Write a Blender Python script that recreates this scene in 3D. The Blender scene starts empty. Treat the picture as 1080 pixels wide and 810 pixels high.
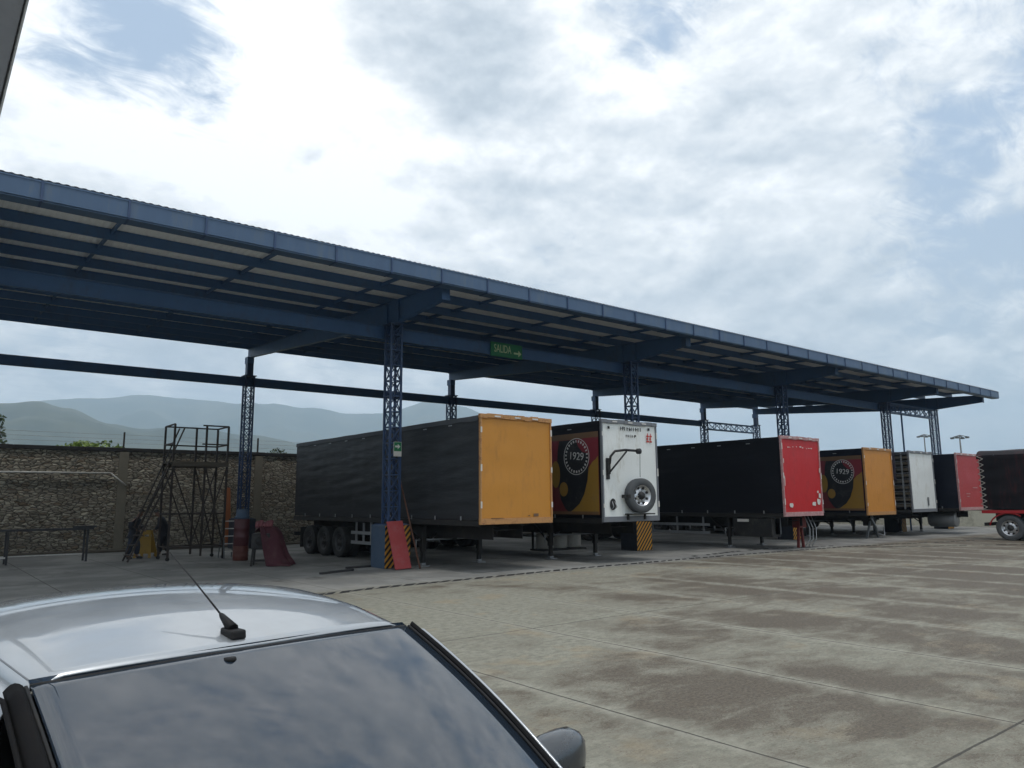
import bpy, bmesh, math, random
from mathutils import Vector, Matrix, noise as mnoise
R = math.radians
random.seed(7)
sc = bpy.context.scene
COL = sc.collection

# ------------------------------------------------------------------ camera solve
# axes of the place seen from the lens (right, down, forward): X along the canopy, Y along the trailers, Z up
_v1 = Vector((996., 115., 790.)).normalized()
_v2 = Vector((-630., 128., 790.))
_v2 = (_v2 - _v1 * _v1.dot(_v2)).normalized()
_v3 = _v1.cross(_v2)
CAM_RIGHT = Vector((_v1.x, _v2.x, _v3.x)); CAM_DOWN = Vector((_v1.y, _v2.y, _v3.y)); CAM_FWD = Vector((_v1.z, _v2.z, _v3.z))
CAM_H = 1.85

def direction(px, py):
    return (CAM_RIGHT * (px - 540) + CAM_DOWN * (py - 405) + CAM_FWD * 790).normalized()

# ------------------------------------------------------------------ node helpers
class NT:
    def __init__(s, tree): s.t = tree; s.n = tree.nodes; s.l = tree.links
    def new(s, typ, **kw):
        n = s.n.new(typ)
        for k, v in kw.items():
            setattr(n, k, v)
        return n
    def link(s, a, b): s.l.new(a, b)
    def math(s, op, a, b=None, c=None, clamp=False):
        n = s.new('ShaderNodeMath', operation=op); n.use_clamp = clamp
        for i, v in enumerate((a, b, c)):
            if v is None: continue
            if isinstance(v, (int, float)): n.inputs[i].default_value = v
            else: s.link(v, n.inputs[i])
        return n.outputs[0]
    def mix(s, fac, a, b, mode='MIX'):
        n = s.new('ShaderNodeMix', data_type='RGBA', blend_type=mode)
        for i, v in ((0, fac), (6, a), (7, b)):
            if isinstance(v, (int, float)): n.inputs[i].default_value = v
            elif isinstance(v, tuple): n.inputs[i].default_value = (*v, 1) if len(v) == 3 else v
            else: s.link(v, n.inputs[i])
        return n.outputs[2]
    def noise(s, vec, scale, detail=5, rough=.55, dist=0):
        n = s.new('ShaderNodeTexNoise'); n.inputs['Scale'].default_value = scale
        n.inputs['Detail'].default_value = detail; n.inputs['Roughness'].default_value = rough
        n.inputs['Distortion'].default_value = dist
        if vec is not None: s.link(vec, n.inputs['Vector'])
        return n.outputs['Fac']
    def ramp(s, x, a, b, lo=0., hi=1.):
        n = s.new('ShaderNodeMapRange', interpolation_type='SMOOTHSTEP'); s.link(x, n.inputs[0])
        n.inputs[1].default_value = a; n.inputs[2].default_value = b; n.inputs[3].default_value = lo; n.inputs[4].default_value = hi
        return n.outputs[0]
    def scale(s, vec, xyz):
        n = s.new('ShaderNodeMapping'); s.link(vec, n.inputs[0]); n.inputs['Scale'].default_value = xyz
        return n.outputs[0]

def new_mat(name):
    m = bpy.data.materials.new(name); m.use_nodes = True
    nt = NT(m.node_tree); b = nt.n['Principled BSDF']
    return m, nt, b

def paint(name, col, rough=.5, metal=0., var=.18, scale=2.5, dirt=(.10, .09, .075), dirt_amt=.35, bump=.0, bscale=30., stretch=(1, 1, 1), coat=0., spec=.5):
    """painted / bare surface with uneven tone, grime patches and a little roughness change"""
    m, nt, b = new_mat(name)
    tc = nt.new('ShaderNodeTexCoord').outputs['Object']
    v = nt.scale(tc, stretch)
    n1 = nt.noise(v, scale, 6, .6); n2 = nt.noise(v, scale * 5.3, 5, .65)
    tone = nt.math('ADD', nt.math('MULTIPLY', n1, var * 2), 1 - var)
    c = nt.mix(1., col, (1, 1, 1), 'MULTIPLY')
    cc = nt.new('ShaderNodeMix', data_type='RGBA', blend_type='MULTIPLY'); cc.inputs[0].default_value = 1
    cc.inputs[6].default_value = (*col, 1)
    comb = nt.new('ShaderNodeCombineColor')
    for i in range(3): nt.link(tone, comb.inputs[i])
    nt.link(comb.outputs[0], cc.inputs[7])
    mask = nt.math('MULTIPLY', nt.ramp(nt.math('ADD', nt.math('MULTIPLY', n1, .6), nt.math('MULTIPLY', n2, .4)), .48, .68), dirt_amt)
    c = nt.mix(mask, cc.outputs[2], dirt)
    nt.link(c, b.inputs['Base Color'])
    nt.link(nt.math('ADD', nt.math('MULTIPLY', n2, .3), rough - .15, clamp=True), b.inputs['Roughness'])
    b.inputs['Metallic'].default_value = metal; b.inputs['Specular IOR Level'].default_value = spec
    if coat: b.inputs['Coat Weight'].default_value = coat; b.inputs['Coat Roughness'].default_value = .04
    if bump:
        bp = nt.new('ShaderNodeBump'); bp.inputs['Strength'].default_value = bump; bp.inputs['Distance'].default_value = .03
        nt.link(nt.noise(v, bscale, 4, .6), bp.inputs['Height']); nt.link(bp.outputs[0], b.inputs['Normal'])
    return m

M = {}
M['blue'] = paint('blue steel paint', (.050, .118, .255), .5, var=.22, scale=1.2, dirt=(.06, .075, .09), dirt_amt=.5, stretch=(1, 1, .6))
M['column_blue'] = paint('dark blue column paint', (.030, .065, .150), .5, var=.3, scale=2.2, dirt=(.05, .045, .04), dirt_amt=.5)
M['gutter'] = paint('blue gutter paint', (.062, .115, .205), .5, var=.2, scale=1.1, dirt=(.12, .15, .17), dirt_amt=.6, stretch=(2.2, 1, .35))
M['sheet'] = paint('pale zinc roof sheet', (.86, .87, .87), .55, var=.06, scale=.7, dirt=(.6, .6, .58), dirt_amt=.35)
M['conc_ped'] = paint('dark pedestal paint', (.016, .020, .032), .6, var=.3, scale=3)
M['ped_blue'] = paint('slate blue pedestal paint', (.05, .085, .14), .6, var=.2, scale=3)
M['black'] = paint('black paint', (.012, .012, .013), .55, var=.3)
M['yellow'] = paint('hazard yellow', (.58, .27, .025), .6, var=.2, scale=6, dirt_amt=.5)
M['rubber'] = paint('tyre rubber', (.018, .018, .018), .85, var=.35, scale=5, dirt=(.06, .055, .05), dirt_amt=.5)
M['rubber_grey'] = paint('dusty tyre rubber', (.075, .08, .085), .85, var=.25, scale=5, dirt=(.10, .10, .10), dirt_amt=.5)
M['rim'] = paint('grey wheel rim', (.055, .056, .058), .55, .3, var=.25, scale=6)
M['chassis'] = paint('dark chassis steel', (.011, .0105, .010), .7, var=.4, scale=3, dirt=(.06, .045, .03), dirt_amt=.4)
M['chassis_red'] = paint('oxide red chassis', (.14, .02, .018), .6, var=.3, scale=3)
M['galv'] = paint('galvanised rail', (.30, .31, .32), .5, .5, var=.2, scale=4)
M['curtain_grey'] = paint('charcoal curtain tarpaulin', (.019, .021, .024), .50, var=.25, scale=1.1, dirt=(.05, .05, .05), dirt_amt=.4, bump=.45, bscale=1.5, stretch=(1, .5, 3.0), spec=.35)
M['curtain_black'] = paint('black curtain tarpaulin', (.006, .007, .011), .50, var=.3, scale=1.1, dirt=(.012, .013, .017), dirt_amt=.4, bump=.3, bscale=2.0, stretch=(1, .5, 1.6), spec=.2)
M['curtain_navy'] = paint('navy curtain tarpaulin', (.007, .010, .020), .50, var=.3, scale=1.1, dirt=(.02, .024, .04), dirt_amt=.4, bump=.3, bscale=2.0, stretch=(1, .5, 1.6), spec=.2)
M['curtain_plum'] = paint('plum tarpaulin', (.022, .014, .030), .55, var=.3, scale=1.5, dirt=(.03, .02, .04), dirt_amt=.4, bump=.4, bscale=2.5)
M['tarp_dark'] = paint('dark truck tarpaulin', (.010, .009, .012), .55, var=.3, scale=2., dirt=(.05, .012, .014), dirt_amt=.9, bump=.4, bscale=2.2, stretch=(1, 1.6, .25), spec=.15)
M['roof_tarp'] = paint('grey roof tarpaulin', (.06, .065, .075), .6, var=.2, scale=2)
M['nose_amber'] = paint('amber panel paint', (.52, .222, .026), .5, var=.09, scale=1.3, dirt=(.30, .13, .03), dirt_amt=.6, stretch=(1, 1, .35))
M['nose_orange'] = paint('orange panel paint', (.56, .222, .022), .5, var=.09, scale=1.3, dirt=(.33, .13, .03), dirt_amt=.6, stretch=(1, 1, .35))
M['nose_red'] = paint('red panel paint', (.48, .010, .013), .5, var=.12, scale=1.6, dirt=(.26, .03, .03), dirt_amt=.6, stretch=(1, 1, .35))
M['nose_red2'] = paint('dull red panel paint', (.38, .010, .014), .5, var=.12, scale=1.6, dirt=(.25, .03, .03), dirt_amt=.5)
M['nose_white'] = paint('white panel paint', (.76, .78, .76), .5, var=.07, scale=1.6, dirt=(.42, .39, .31), dirt_amt=.6, stretch=(1, 1, .35))
M['edge_grey'] = paint('grey edge trim', (.16, .17, .19), .55, var=.2, scale=6)
M['edge_rust'] = paint('rust-stained amber trim', (.46, .235, .085), .6, var=.35, scale=6, dirt=(.16, .055, .035), dirt_amt=.85)
M['edge_pink'] = paint('flaking pink trim', (.42, .22, .22), .6, var=.3, scale=9, dirt=(.5, .45, .42), dirt_amt=.8)
M['tape'] = paint('white reflective tape', (.62, .60, .56), .4, var=.1)
M['tape_red'] = paint('red reflective tape', (.5, .03, .02), .4, var=.1)
M['mural_red'] = paint('mural dark red', (.150, .018, .022), .5, var=.2)
M['mural_crimson'] = paint('mural crimson', (.19, .018, .03), .5, var=.15)
M['mural_black'] = paint('mural black', (.008, .009, .013), .5, var=.2)
M['mural_gold'] = paint('mural gold', (.27, .15, .022), .5, var=.15)
M['mural_brown'] = paint('mural brown', (.14, .075, .035), .5, var=.2)
M['mural_white'] = paint('mural white', (.55, .55, .54), .5, var=.05)
M['orange'] = paint('orange paint', (.32, .10, .03), .55, var=.2)
M['red_drum'] = paint('dark red drum paint', (.070, .014, .018), .55, var=.25, scale=4, dirt=(.05, .02, .02), dirt_amt=.5)
M['red_drum2'] = paint('rusty red drum paint', (.095, .022, .014), .6, var=.25, scale=4)
M['red_board'] = paint('faded red board paint', (.36, .050, .052), .55, var=.15, scale=4, dirt=(.32, .12, .12), dirt_amt=.5)
M['wine_cloth'] = paint('wine red cloth', (.060, .012, .020), .85, var=.3, scale=4)
M['pink_cloth'] = paint('pink cloth', (.20, .07, .08), .85, var=.25, scale=6)
M['rust_steel'] = paint('brown scaffold steel', (.035, .028, .024), .6, .3, var=.4, scale=4, dirt=(.09, .05, .03), dirt_amt=.5)
M['plank'] = paint('weathered plank', (.10, .085, .065), .8, var=.3, scale=3, stretch=(.4, 6, 6))
M['white_paint'] = paint('worn white paint', (.60, .58, .54), .55, var=.15, scale=5)
M['cream_plastic'] = paint('cream plastic', (.40, .38, .34), .5, var=.12, scale=3)
M['grey_metal'] = paint('grey painted metal', (.13, .14, .15), .5, .2, var=.2, scale=3)
M['pale_pole'] = paint('pale pole edge', (.45, .46, .46), .5, .2, var=.15)
M['bench_steel'] = paint('bench steel', (.035, .035, .038), .6, .2, var=.3)
M['green'] = paint('safety green', (.012, .16, .065), .5, var=.1, dirt_amt=.1)
M['lettering'] = paint('pale lettering', (.52, .62, .36), .5, var=.1, dirt_amt=.1)
M['yellow_cloth'] = paint('yellow plastic', (.34, .20, .025), .6, var=.2, scale=5, dirt=(.12, .08, .03), dirt_amt=.6)
M['skin'] = paint('skin', (.16, .085, .055), .55, var=.08, dirt_amt=.1)
M['hair'] = paint('black hair', (.012, .010, .009), .6, var=.2)
M['cloth_dark'] = paint('dark work clothes', (.016, .018, .026), .85, var=.3, scale=5, dirt_amt=.2)
M['cloth_navy'] = paint('dark blue work trousers', (.020, .028, .050), .85, var=.3, scale=5, dirt_amt=.2)
M['bark'] = paint('bark', (.07, .055, .04), .9, var=.3, scale=4)
M['line_black'] = paint('worn black road paint', (.014, .014, .015), .85, var=.3, scale=4, dirt=(.08, .075, .07), dirt_amt=.5)
M['trim_black'] = paint('black rubber trim', (.007, .007, .008), .6, var=.2, spec=.25, dirt_amt=.15)
M['pale_wall'] = paint('cream painted wall', (.74, .71, .58), .8, var=.12, scale=.8, dirt=(.3, .27, .2), dirt_amt=.6)
M['coping'] = paint('dark coping', (.032, .031, .032), .85, var=.3, scale=1.5)
M['lamp_grey'] = paint('lamp grey', (.12, .13, .14), .5, .3, var=.1)

def leaf_mat(name, a, b_):
    m, nt, b = new_mat(name)
    tc = nt.new('ShaderNodeTexCoord').outputs['Object']
    f = nt.ramp(nt.noise(tc, 1.6, 4, .6), .35, .65)
    nt.link(nt.mix(f, a, b_), b.inputs['Base Color']); b.inputs['Roughness'].default_value = .65
    return m
M['leaf_bright'] = leaf_mat('bright leaves', (.09, .15, .02), (.17, .24, .035))
M['leaf_dark'] = leaf_mat('dark leaves', (.03, .055, .02), (.06, .09, .03))
M['leaf_far'] = leaf_mat('far leaves', (.035, .055, .03), (.08, .10, .06))

def chrome_mat():
    m, nt, b = new_mat('bright alloy')
    b.inputs['Base Color'].default_value = (.62, .63, .65, 1); b.inputs['Metallic'].default_value = .9; b.inputs['Roughness'].default_value = .32
    tc = nt.new('ShaderNodeTexCoord').outputs['Object']
    nt.link(nt.ramp(nt.noise(tc, 9, 4, .6), .3, .8, .25, .55), b.inputs['Roughness'])
    return m
M['alloy'] = chrome_mat()

def car_paint():
    m, nt, b = new_mat('silver car paint')
    tc = nt.new('ShaderNodeTexCoord').outputs['Object']
    fl = nt.noise(tc, 900, 2, .5); dust = nt.noise(tc, 6, 6, .65)
    c = nt.mix(nt.math('MULTIPLY', fl, .25), (.36, .385, .41), (.48, .50, .52))
    c = nt.mix(nt.ramp(dust, .5, .8, 0, .25), c, (.40, .39, .36))
    nt.link(c, b.inputs['Base Color'])
    b.inputs['Metallic'].default_value = .55
    nt.link(nt.ramp(dust, .35, .75, .30, .46), b.inputs['Roughness'])
    b.inputs['Coat Weight'].default_value = 1; nt.link(nt.ramp(dust, .4, .8, .03, .14), b.inputs['Coat Roughness'])
    return m
M['pole_grey'] = paint('pole grey paint', (.24, .25, .275), .5, .1, var=.25, scale=3)
M['car'] = car_paint()
M['mirror_cap'] = paint('dark gloss mirror cap', (.035, .042, .05), .3, .2, var=.1, coat=1., dirt_amt=.1)
M['pillar_black'] = paint('satin black pillar', (.004, .004, .005), .75, var=.1, dirt_amt=.05, spec=.12)

def glass_mat(name, base, ior=1.55):
    m, nt, b = new_mat(name)
    tc = nt.new('ShaderNodeTexCoord').outputs['Object']
    d = nt.noise(tc, 5, 7, .7)
    nt.link(nt.mix(nt.ramp(d, .52, .8, 0, .12), base, (.10, .10, .10)), b.inputs['Base Color'])
    nt.link(nt.ramp(d, .4, .8, .02, .12), b.inputs['Roughness'])
    b.inputs['IOR'].default_value = ior
    return m
M['glass'] = glass_mat('tinted windscreen glass', (.016, .026, .040), 1.95)
M['glass_side'] = glass_mat('dark side glass', (.006, .006, .006), 1.45)

def lens_mat():
    m, nt, b = new_mat('headlamp lens')
    b.inputs['Base Color'].default_value = (.55, .57, .6, 1); b.inputs['Roughness'].default_value = .08; b.inputs['Metallic'].default_value = .4
    return m
M['lens'] = lens_mat()

# ------------------------------------------------------------------ mesh builder
class MB:
    def __init__(s): s.v = []; s.f = []; s.mi = []; s.sm = []
    def add(s, vs, fs, mi=0, smooth=False):
        o = len(s.v); s.v += [tuple(v) for v in vs]
        for f in fs: s.f.append(tuple(i + o for i in f)); s.mi.append(mi); s.sm.append(smooth)
        return s
    def box(s, a, b, mi=0):
        x0, y0, z0 = a; x1, y1, z1 = b
        if x0 > x1: x0, x1 = x1, x0
        if y0 > y1: y0, y1 = y1, y0
        if z0 > z1: z0, z1 = z1, z0
        vs = [(x0,y0,z0),(x1,y0,z0),(x1,y1,z0),(x0,y1,z0),(x0,y0,z1),(x1,y0,z1),(x1,y1,z1),(x0,y1,z1)]
        return s.add(vs, [(0,3,2,1),(4,5,6,7),(0,1,5,4),(1,2,6,5),(2,3,7,6),(3,0,4,7)], mi)
    def bar(s, p, q, w, h=None, mi=0, up=(0, 0, 1)):
        p = Vector(p); q = Vector(q); h = h or w; d = (q - p).normalized(); u = Vector(up)
        if abs(d.dot(u)) > .98: u = Vector((1, 0, 0))
        a = d.cross(u).normalized() * w / 2; c = a.cross(d).normalized() * h / 2
        vs = [p-a-c, p+a-c, p+a+c, p-a+c, q-a-c, q+a-c, q+a+c, q-a+c]
        return s.add(vs, [(0,1,2,3),(7,6,5,4),(0,4,5,1),(1,5,6,2),(2,6,7,3),(3,7,4,0)], mi)
    def tube(s, pts, r, n=10, mi=0, cap=True):
        pts = [Vector(p) for p in pts]; rs = r if isinstance(r, (list, tuple)) else [r] * len(pts)
        vs = []; ref = None
        for i, p in enumerate(pts):
            d = (pts[min(i+1, len(pts)-1)] - pts[max(i-1, 0)]).normalized()
            if ref is None:
                ref = d.cross(Vector((0, 0, 1)) if abs(d.z) < .9 else Vector((1, 0, 0))).normalized()
            a = (ref - d * ref.dot(d)).normalized(); ref = a; c = d.cross(a)
            for k in range(n):
                t = 2 * math.pi * k / n; vs.append(p + (a * math.cos(t) + c * math.sin(t)) * rs[i])
        fs = [(i*n+k, i*n+(k+1) % n, (i+1)*n+(k+1) % n, (i+1)*n+k) for i in range(len(pts)-1) for k in range(n)]
        s.add(vs, fs, mi, True)
        if cap:
            o = len(s.v) - len(vs)
            s.f.append(tuple(o+k for k in reversed(range(n)))); s.mi.append(mi); s.sm.append(False)
            s.f.append(tuple(o+(len(pts)-1)*n+k for k in range(n))); s.mi.append(mi); s.sm.append(False)
        return s
    def lathe(s, prof, n=28, mi=0, axis='z', at=(0, 0, 0), smooth=True):
        """prof: (radius, height) pairs"""
        vs = []
        for r, h in prof:
            for k in range(n):
                t = 2*math.pi*k/n; c, d = r*math.cos(t), r*math.sin(t)
                p = {'z': (c, d, h), 'x': (h, c, d), 'y': (d, h, c)}[axis]
                vs.append((p[0]+at[0], p[1]+at[1], p[2]+at[2]))
        fs = [(i*n+k, i*n+(k+1) % n, (i+1)*n+(k+1) % n, (i+1)*n+k) for i in range(len(prof)-1) for k in range(n)]
        return s.add(vs, fs, mi, smooth)
    def prism(s, poly, d, mi=0):
        """poly of 3D points, pushed by the vector d"""
        n = len(poly); d = Vector(d); a = [Vector(p) for p in poly]; b = [p + d for p in a]
        fs = [tuple(range(n)), tuple(reversed(range(n, 2*n)))] + [(i, n+i, n+(i+1) % n, (i+1) % n) for i in range(n)]
        return s.add(a + b, fs, mi)
    def grid(s, fn, nu, nv, mi=0, smooth=True):
        vs = [fn(i/nu, j/nv) for j in range(nv+1) for i in range(nu+1)]
        w = nu + 1
        fs = [(j*w+i, j*w+i+1, (j+1)*w+i+1, (j+1)*w+i) for j in range(nv) for i in range(nu)]
        return s.add(vs, fs, mi, smooth)
    def build(s, name, mats, parent=None, loc=None, bevel=0, recalc=True, solid=0):
        me = bpy.data.meshes.new(name); me.from_pydata(s.v, [], s.f)
        mats = mats if isinstance(mats, (list, tuple)) else [mats]
        for m in mats: me.materials.append(m)
        me.polygons.foreach_set('material_index', s.mi); me.polygons.foreach_set('use_smooth', s.sm)
        if recalc:
            bm = bmesh.new(); bm.from_mesh(me); bmesh.ops.recalc_face_normals(bm, faces=bm.faces); bm.to_mesh(me); bm.free()
        me.update()
        o = bpy.data.objects.new(name, me); COL.objects.link(o)
        if parent: o.parent = parent
        if loc: o.location = loc
        if solid:
            md = o.modifiers.new('solid', 'SOLIDIFY'); md.thickness = solid; md.offset = 0
        if bevel:
            md = o.modifiers.new('bevel', 'BEVEL'); md.width = bevel; md.segments = 2; md.limit_method = 'ANGLE'
        return o

def tag(o, label=None, cat=None, group=None, kind=None):
    if label: o['label'] = label
    if cat: o['category'] = cat
    if group: o['group'] = group
    if kind: o['kind'] = kind
    return o
def thing(name, label, cat, loc=(0, 0, 0), rz=0, group=None):
    o = bpy.data.objects.new(name, None); COL.objects.link(o); o.location = loc; o.rotation_euler = (0, 0, rz)
    o.empty_display_size = .3
    return tag(o, label, cat, group)
def dup(root, loc, rz, label, group=None):
    r = root.copy(); COL.objects.link(r); r.location = loc; r.rotation_euler = (0, 0, rz); r['label'] = label
    if group: r['group'] = group
    for ch in list(root.children):
        c = ch.copy(); COL.objects.link(c); c.parent = r
        for g in list(ch.children):
            d = g.copy(); COL.objects.link(d); d.parent = c
    return r
def share(src, name, parent, loc=(0, 0, 0), rz=0):
    o = src.copy(); o.name = name; COL.objects.link(o); o.parent = parent; o.location = loc; o.rotation_euler = (0, 0, rz)
    return o
def text_mesh(body, size, mat_, name, parent, loc, rot, depth=.004, align='CENTER'):
    cu = bpy.data.curves.new(name, 'FONT'); cu.body = body; cu.size = size; cu.align_x = align; cu.align_y = 'CENTER'; cu.extrude = depth
    t = bpy.data.objects.new('tmp_text', cu); COL.objects.link(t)
    bpy.context.view_layer.update()
    me = bpy.data.meshes.new_from_object(t.evaluated_get(bpy.context.evaluated_depsgraph_get()))
    bpy.data.objects.remove(t)
    me.materials.clear(); me.materials.append(mat_)
    o = bpy.data.objects.new(name, me); COL.objects.link(o); o.parent = parent; o.location = loc; o.rotation_euler = rot
    return o

# ------------------------------------------------------------------ ground
def ground_mat():
    m, nt, b = new_mat('weathered concrete slabs')
    tc = nt.new('ShaderNodeTexCoord').outputs['Object']
    sep = nt.new('ShaderNodeSeparateXYZ'); nt.link(tc, sep.inputs[0]); x, y = sep.outputs[0], sep.outputs[1]
    wob = nt.math('MULTIPLY', nt.math('SUBTRACT', nt.noise(tc, 1.2, 3), .5), .03)
    def joint(c, off, period):
        q = nt.math('DIVIDE', nt.math('SUBTRACT', nt.math('ADD', c, wob), off), period)
        return nt.math('MULTIPLY', nt.math('ABSOLUTE', nt.math('SUBTRACT', q, nt.math('ROUND', q))), period)   # metres to nearest joint
    jx = joint(x, 5.06, 2.28); jy = joint(y, 2.5, 6.2)
    j = nt.math('MINIMUM', jx, nt.math('ADD', jy, .0)); jc = nt.math('MINIMUM', jx, nt.math('ADD', jy, .16))
    n_big = nt.noise(tc, .33, 5, .6, .6)
    n_mid = nt.noise(nt.scale(tc, (1.0, 1.9, 1)), 1.1, 8, .68, .5)
    n_fine = nt.noise(nt.scale(tc, (1, 1.7, 1)), 7, 8, .72)
    n_grit = nt.noise(tc, 60, 4, .7)
    n_sp = nt.noise(nt.scale(tc, (1, 1.5, 1)), 22, 6, .75)
    n_low = nt.noise(tc, .16, 3, .5)
    stain = nt.math('ADD', nt.math('ADD', nt.math('MULTIPLY', n_big, .42), nt.math('MULTIPLY', n_low, .30)), nt.math('ADD', nt.math('MULTIPLY', n_mid, .34), nt.math('ADD', nt.math('MULTIPLY', n_fine, .26), nt.math('MULTIPLY', n_sp, .22))))
    near = nt.ramp(nt.math('ADD', jc, nt.math('MULTIPLY', nt.math('SUBTRACT', n_mid, .5), .9)), -.05, .36)      # clean beside the joints
    n_k = nt.noise(nt.scale(tc, (1, 1.4, 1)), 38, 5, .8)
    wear = nt.ramp(nt.math('SUBTRACT', nt.math('MULTIPLY', x, .8), y), -8, 4.5)            # the slabs used most are browner
    stain2 = nt.math('ADD', stain, nt.math('ADD', nt.math('MULTIPLY', nt.math('SUBTRACT', n_k, .5), .34), nt.math('SUBTRACT', nt.math('MULTIPLY', wear, .130), .075)))
    stain_m = nt.math('MULTIPLY', nt.ramp(stain2, .782, .818), nt.math('ADD', nt.math('MULTIPLY', near, .94), .06))
    film = nt.math('MULTIPLY', nt.ramp(stain2, .70, .80, 0, .45), near)
    pale = nt.mix(nt.ramp(nt.math('ADD', nt.math('MULTIPLY', n_fine, .6), nt.math('MULTIPLY', n_k, .4)), .39, .61), (.165, .161, .130), (.300, .292, .240))
    pale = nt.mix(nt.ramp(nt.noise(tc, .8, 5, .62), .56, .66, 0, .32), pale, (.31, .232, .138))
    pale = nt.mix(film, pale, (.150, .132, .104))
    pale = nt.mix(nt.ramp(jc, .0, .16, .35, 0), pale, (.335, .322, .272))
    c = nt.mix(nt.math('MULTIPLY', stain_m, .86), pale, nt.mix(nt.ramp(n_sp, .35, .68), (.060, .048, .036), (.145, .120, .092)))
    # the bays under the roof: smoother, greyer, oil-darkened floor
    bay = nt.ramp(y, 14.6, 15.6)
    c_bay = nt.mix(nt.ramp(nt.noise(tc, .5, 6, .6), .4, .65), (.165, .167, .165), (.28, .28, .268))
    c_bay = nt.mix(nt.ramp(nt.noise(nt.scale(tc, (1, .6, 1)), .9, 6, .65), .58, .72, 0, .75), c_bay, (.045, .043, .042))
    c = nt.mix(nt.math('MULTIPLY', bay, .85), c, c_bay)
    line = nt.ramp(nt.math('ADD', j, nt.math('MULTIPLY', nt.math('SUBTRACT', n_fine, .5), .014)), .007, .016, 1., 0.)
    c = nt.mix(nt.math('MULTIPLY', line, .85), c, (.045, .042, .038))
    grit = nt.math('ADD', nt.math('MULTIPLY', n_grit, .5), .75)
    comb = nt.new('ShaderNodeCombineColor')
    for i in range(3): nt.link(grit, comb.inputs[i])
    c = nt.mix(1., c, comb.outputs[0], 'MULTIPLY')
    nt.link(c, b.inputs['Base Color']); nt.link(nt.ramp(stain_m, 0, 1, .92, .72), b.inputs['Roughness'])
    b.inputs['Specular IOR Level'].default_value = .3
    bp = nt.new('ShaderNodeBump'); bp.inputs['Strength'].default_value = .5; bp.inputs['Distance'].default_value = .012
    nt.link(nt.math('SUBTRACT', nt.math('ADD', n_fine, nt.math('MULTIPLY', n_grit, .4)), nt.math('MULTIPLY', line, .9)), bp.inputs['Height'])
    nt.link(bp.outputs[0], b.inputs['Normal'])
    return m
M['yard'] = ground_mat()
M['land'] = paint('dry grass land', (.10, .11, .05), .95, var=.3, scale=.05, dirt=(.16, .13, .08), dirt_amt=.7)
g = MB(); g.add([(-8000,-8000,-.02),(8000,-8000,-.02),(8000,8000,-.02),(-8000,8000,-.02)], [(0,1,2,3)])
tag(g.build('ground', M['land'], recalc=False), kind='structure')
g = MB(); g.add([(-60,-60,0),(75,-60,0),(75,33.2,0),(-60,33.2,0)], [(0,1,2,3)])
tag(g.build('concrete_yard', M['yard'], recalc=False), kind='structure')

def on_ground(px, py, z=0.):
    d = direction(px, py); t = (z - CAM_H) / d.z
    return Vector((0, 0, CAM_H)) + d * t
def on_y(px, py, y):
    d = direction(px, py); return Vector((0, 0, CAM_H)) + d * (y / d.y)

# worn black dashes painted along the edge of the bays
g = MB()
def dashes(pts, period, length, width, skew, skip=0.):
    rnd = random.Random(len(pts) * 7 + int(period * 100))
    for a, b in zip(pts[:-1], pts[1:]):
        a = Vector((*a, 0)); b = Vector((*b, 0)); L = (b - a).length; d = (b - a) / L; nrm = Vector((-d.y, d.x, 0))
        k = 0.
        while k < L:
            if rnd.random() > skip:
                p = a + d * k; q = p + d * length * rnd.uniform(.8, 1.15); w = nrm * width * rnd.uniform(.4, .6); sk = d * skew
                j = nrm * rnd.uniform(-.02, .02)
                z = Vector((0, 0, .004))
                g.add([p - w - sk + z + j, q - w - sk + z + j, q + w + sk + z + j, p + w + sk + z + j], [(0, 1, 2, 3)])
            k += period
dashes([(5.2, 14.35), (8.2, 14.9), (14.3, 15.3), (21, 15.35), (28.5, 14.9), (36.0, 13.2)], .34, .255, .25, .15, .05)
dashes([(20.3, 15.9), (24.6, 16.4), (28.6, 15.5)], .42, .29, .24, .12, .15)
dashes([(28.5, 14.1), (36.5, 9.7)], .55, .44, .24, .14, .1)
tag(g.build('painted_line', M['line_black'], recalc=False), kind='structure')

# ------------------------------------------------------------------ canopy
BAY = 10.4; XC = [11.0 + BAY * k for k in (-1, 0, 1, 2, 3)] + [48.4]
YF, YR = 19.33, 31.6
XL, XR = -6.0, 49.3
def zroof(y): return 7.95 + .045 * (y - 16.2)
can = thing('steel_canopy', 'long blue steel canopy roof on lattice columns over the parked trailers', 'canopy', (11.0, 19.33, 0))
OX, OY = 11.0, 19.33
def L3(x, y, z): return (x - OX, y - OY, z)
# corrugated roof sheet: ribs run down the slope
g = MB()
n = int((XR - XL) / .15); vs = []
ys = [16.05, 31.95]
for i in range(n * 4 + 1):
    x = XL + (XR - XL) * i / (n * 4); dz = (.0, .0, .014, .014)[i % 4]
    for y in ys: vs.append(L3(x, y, zroof(y) + dz))
fs = [(2*i, 2*i+2, 2*i+3, 2*i+1) for i in range(n * 4)]
g.add(vs, fs)
g.build('roof_sheet', M['sheet'], can, recalc=False, solid=.004)
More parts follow.
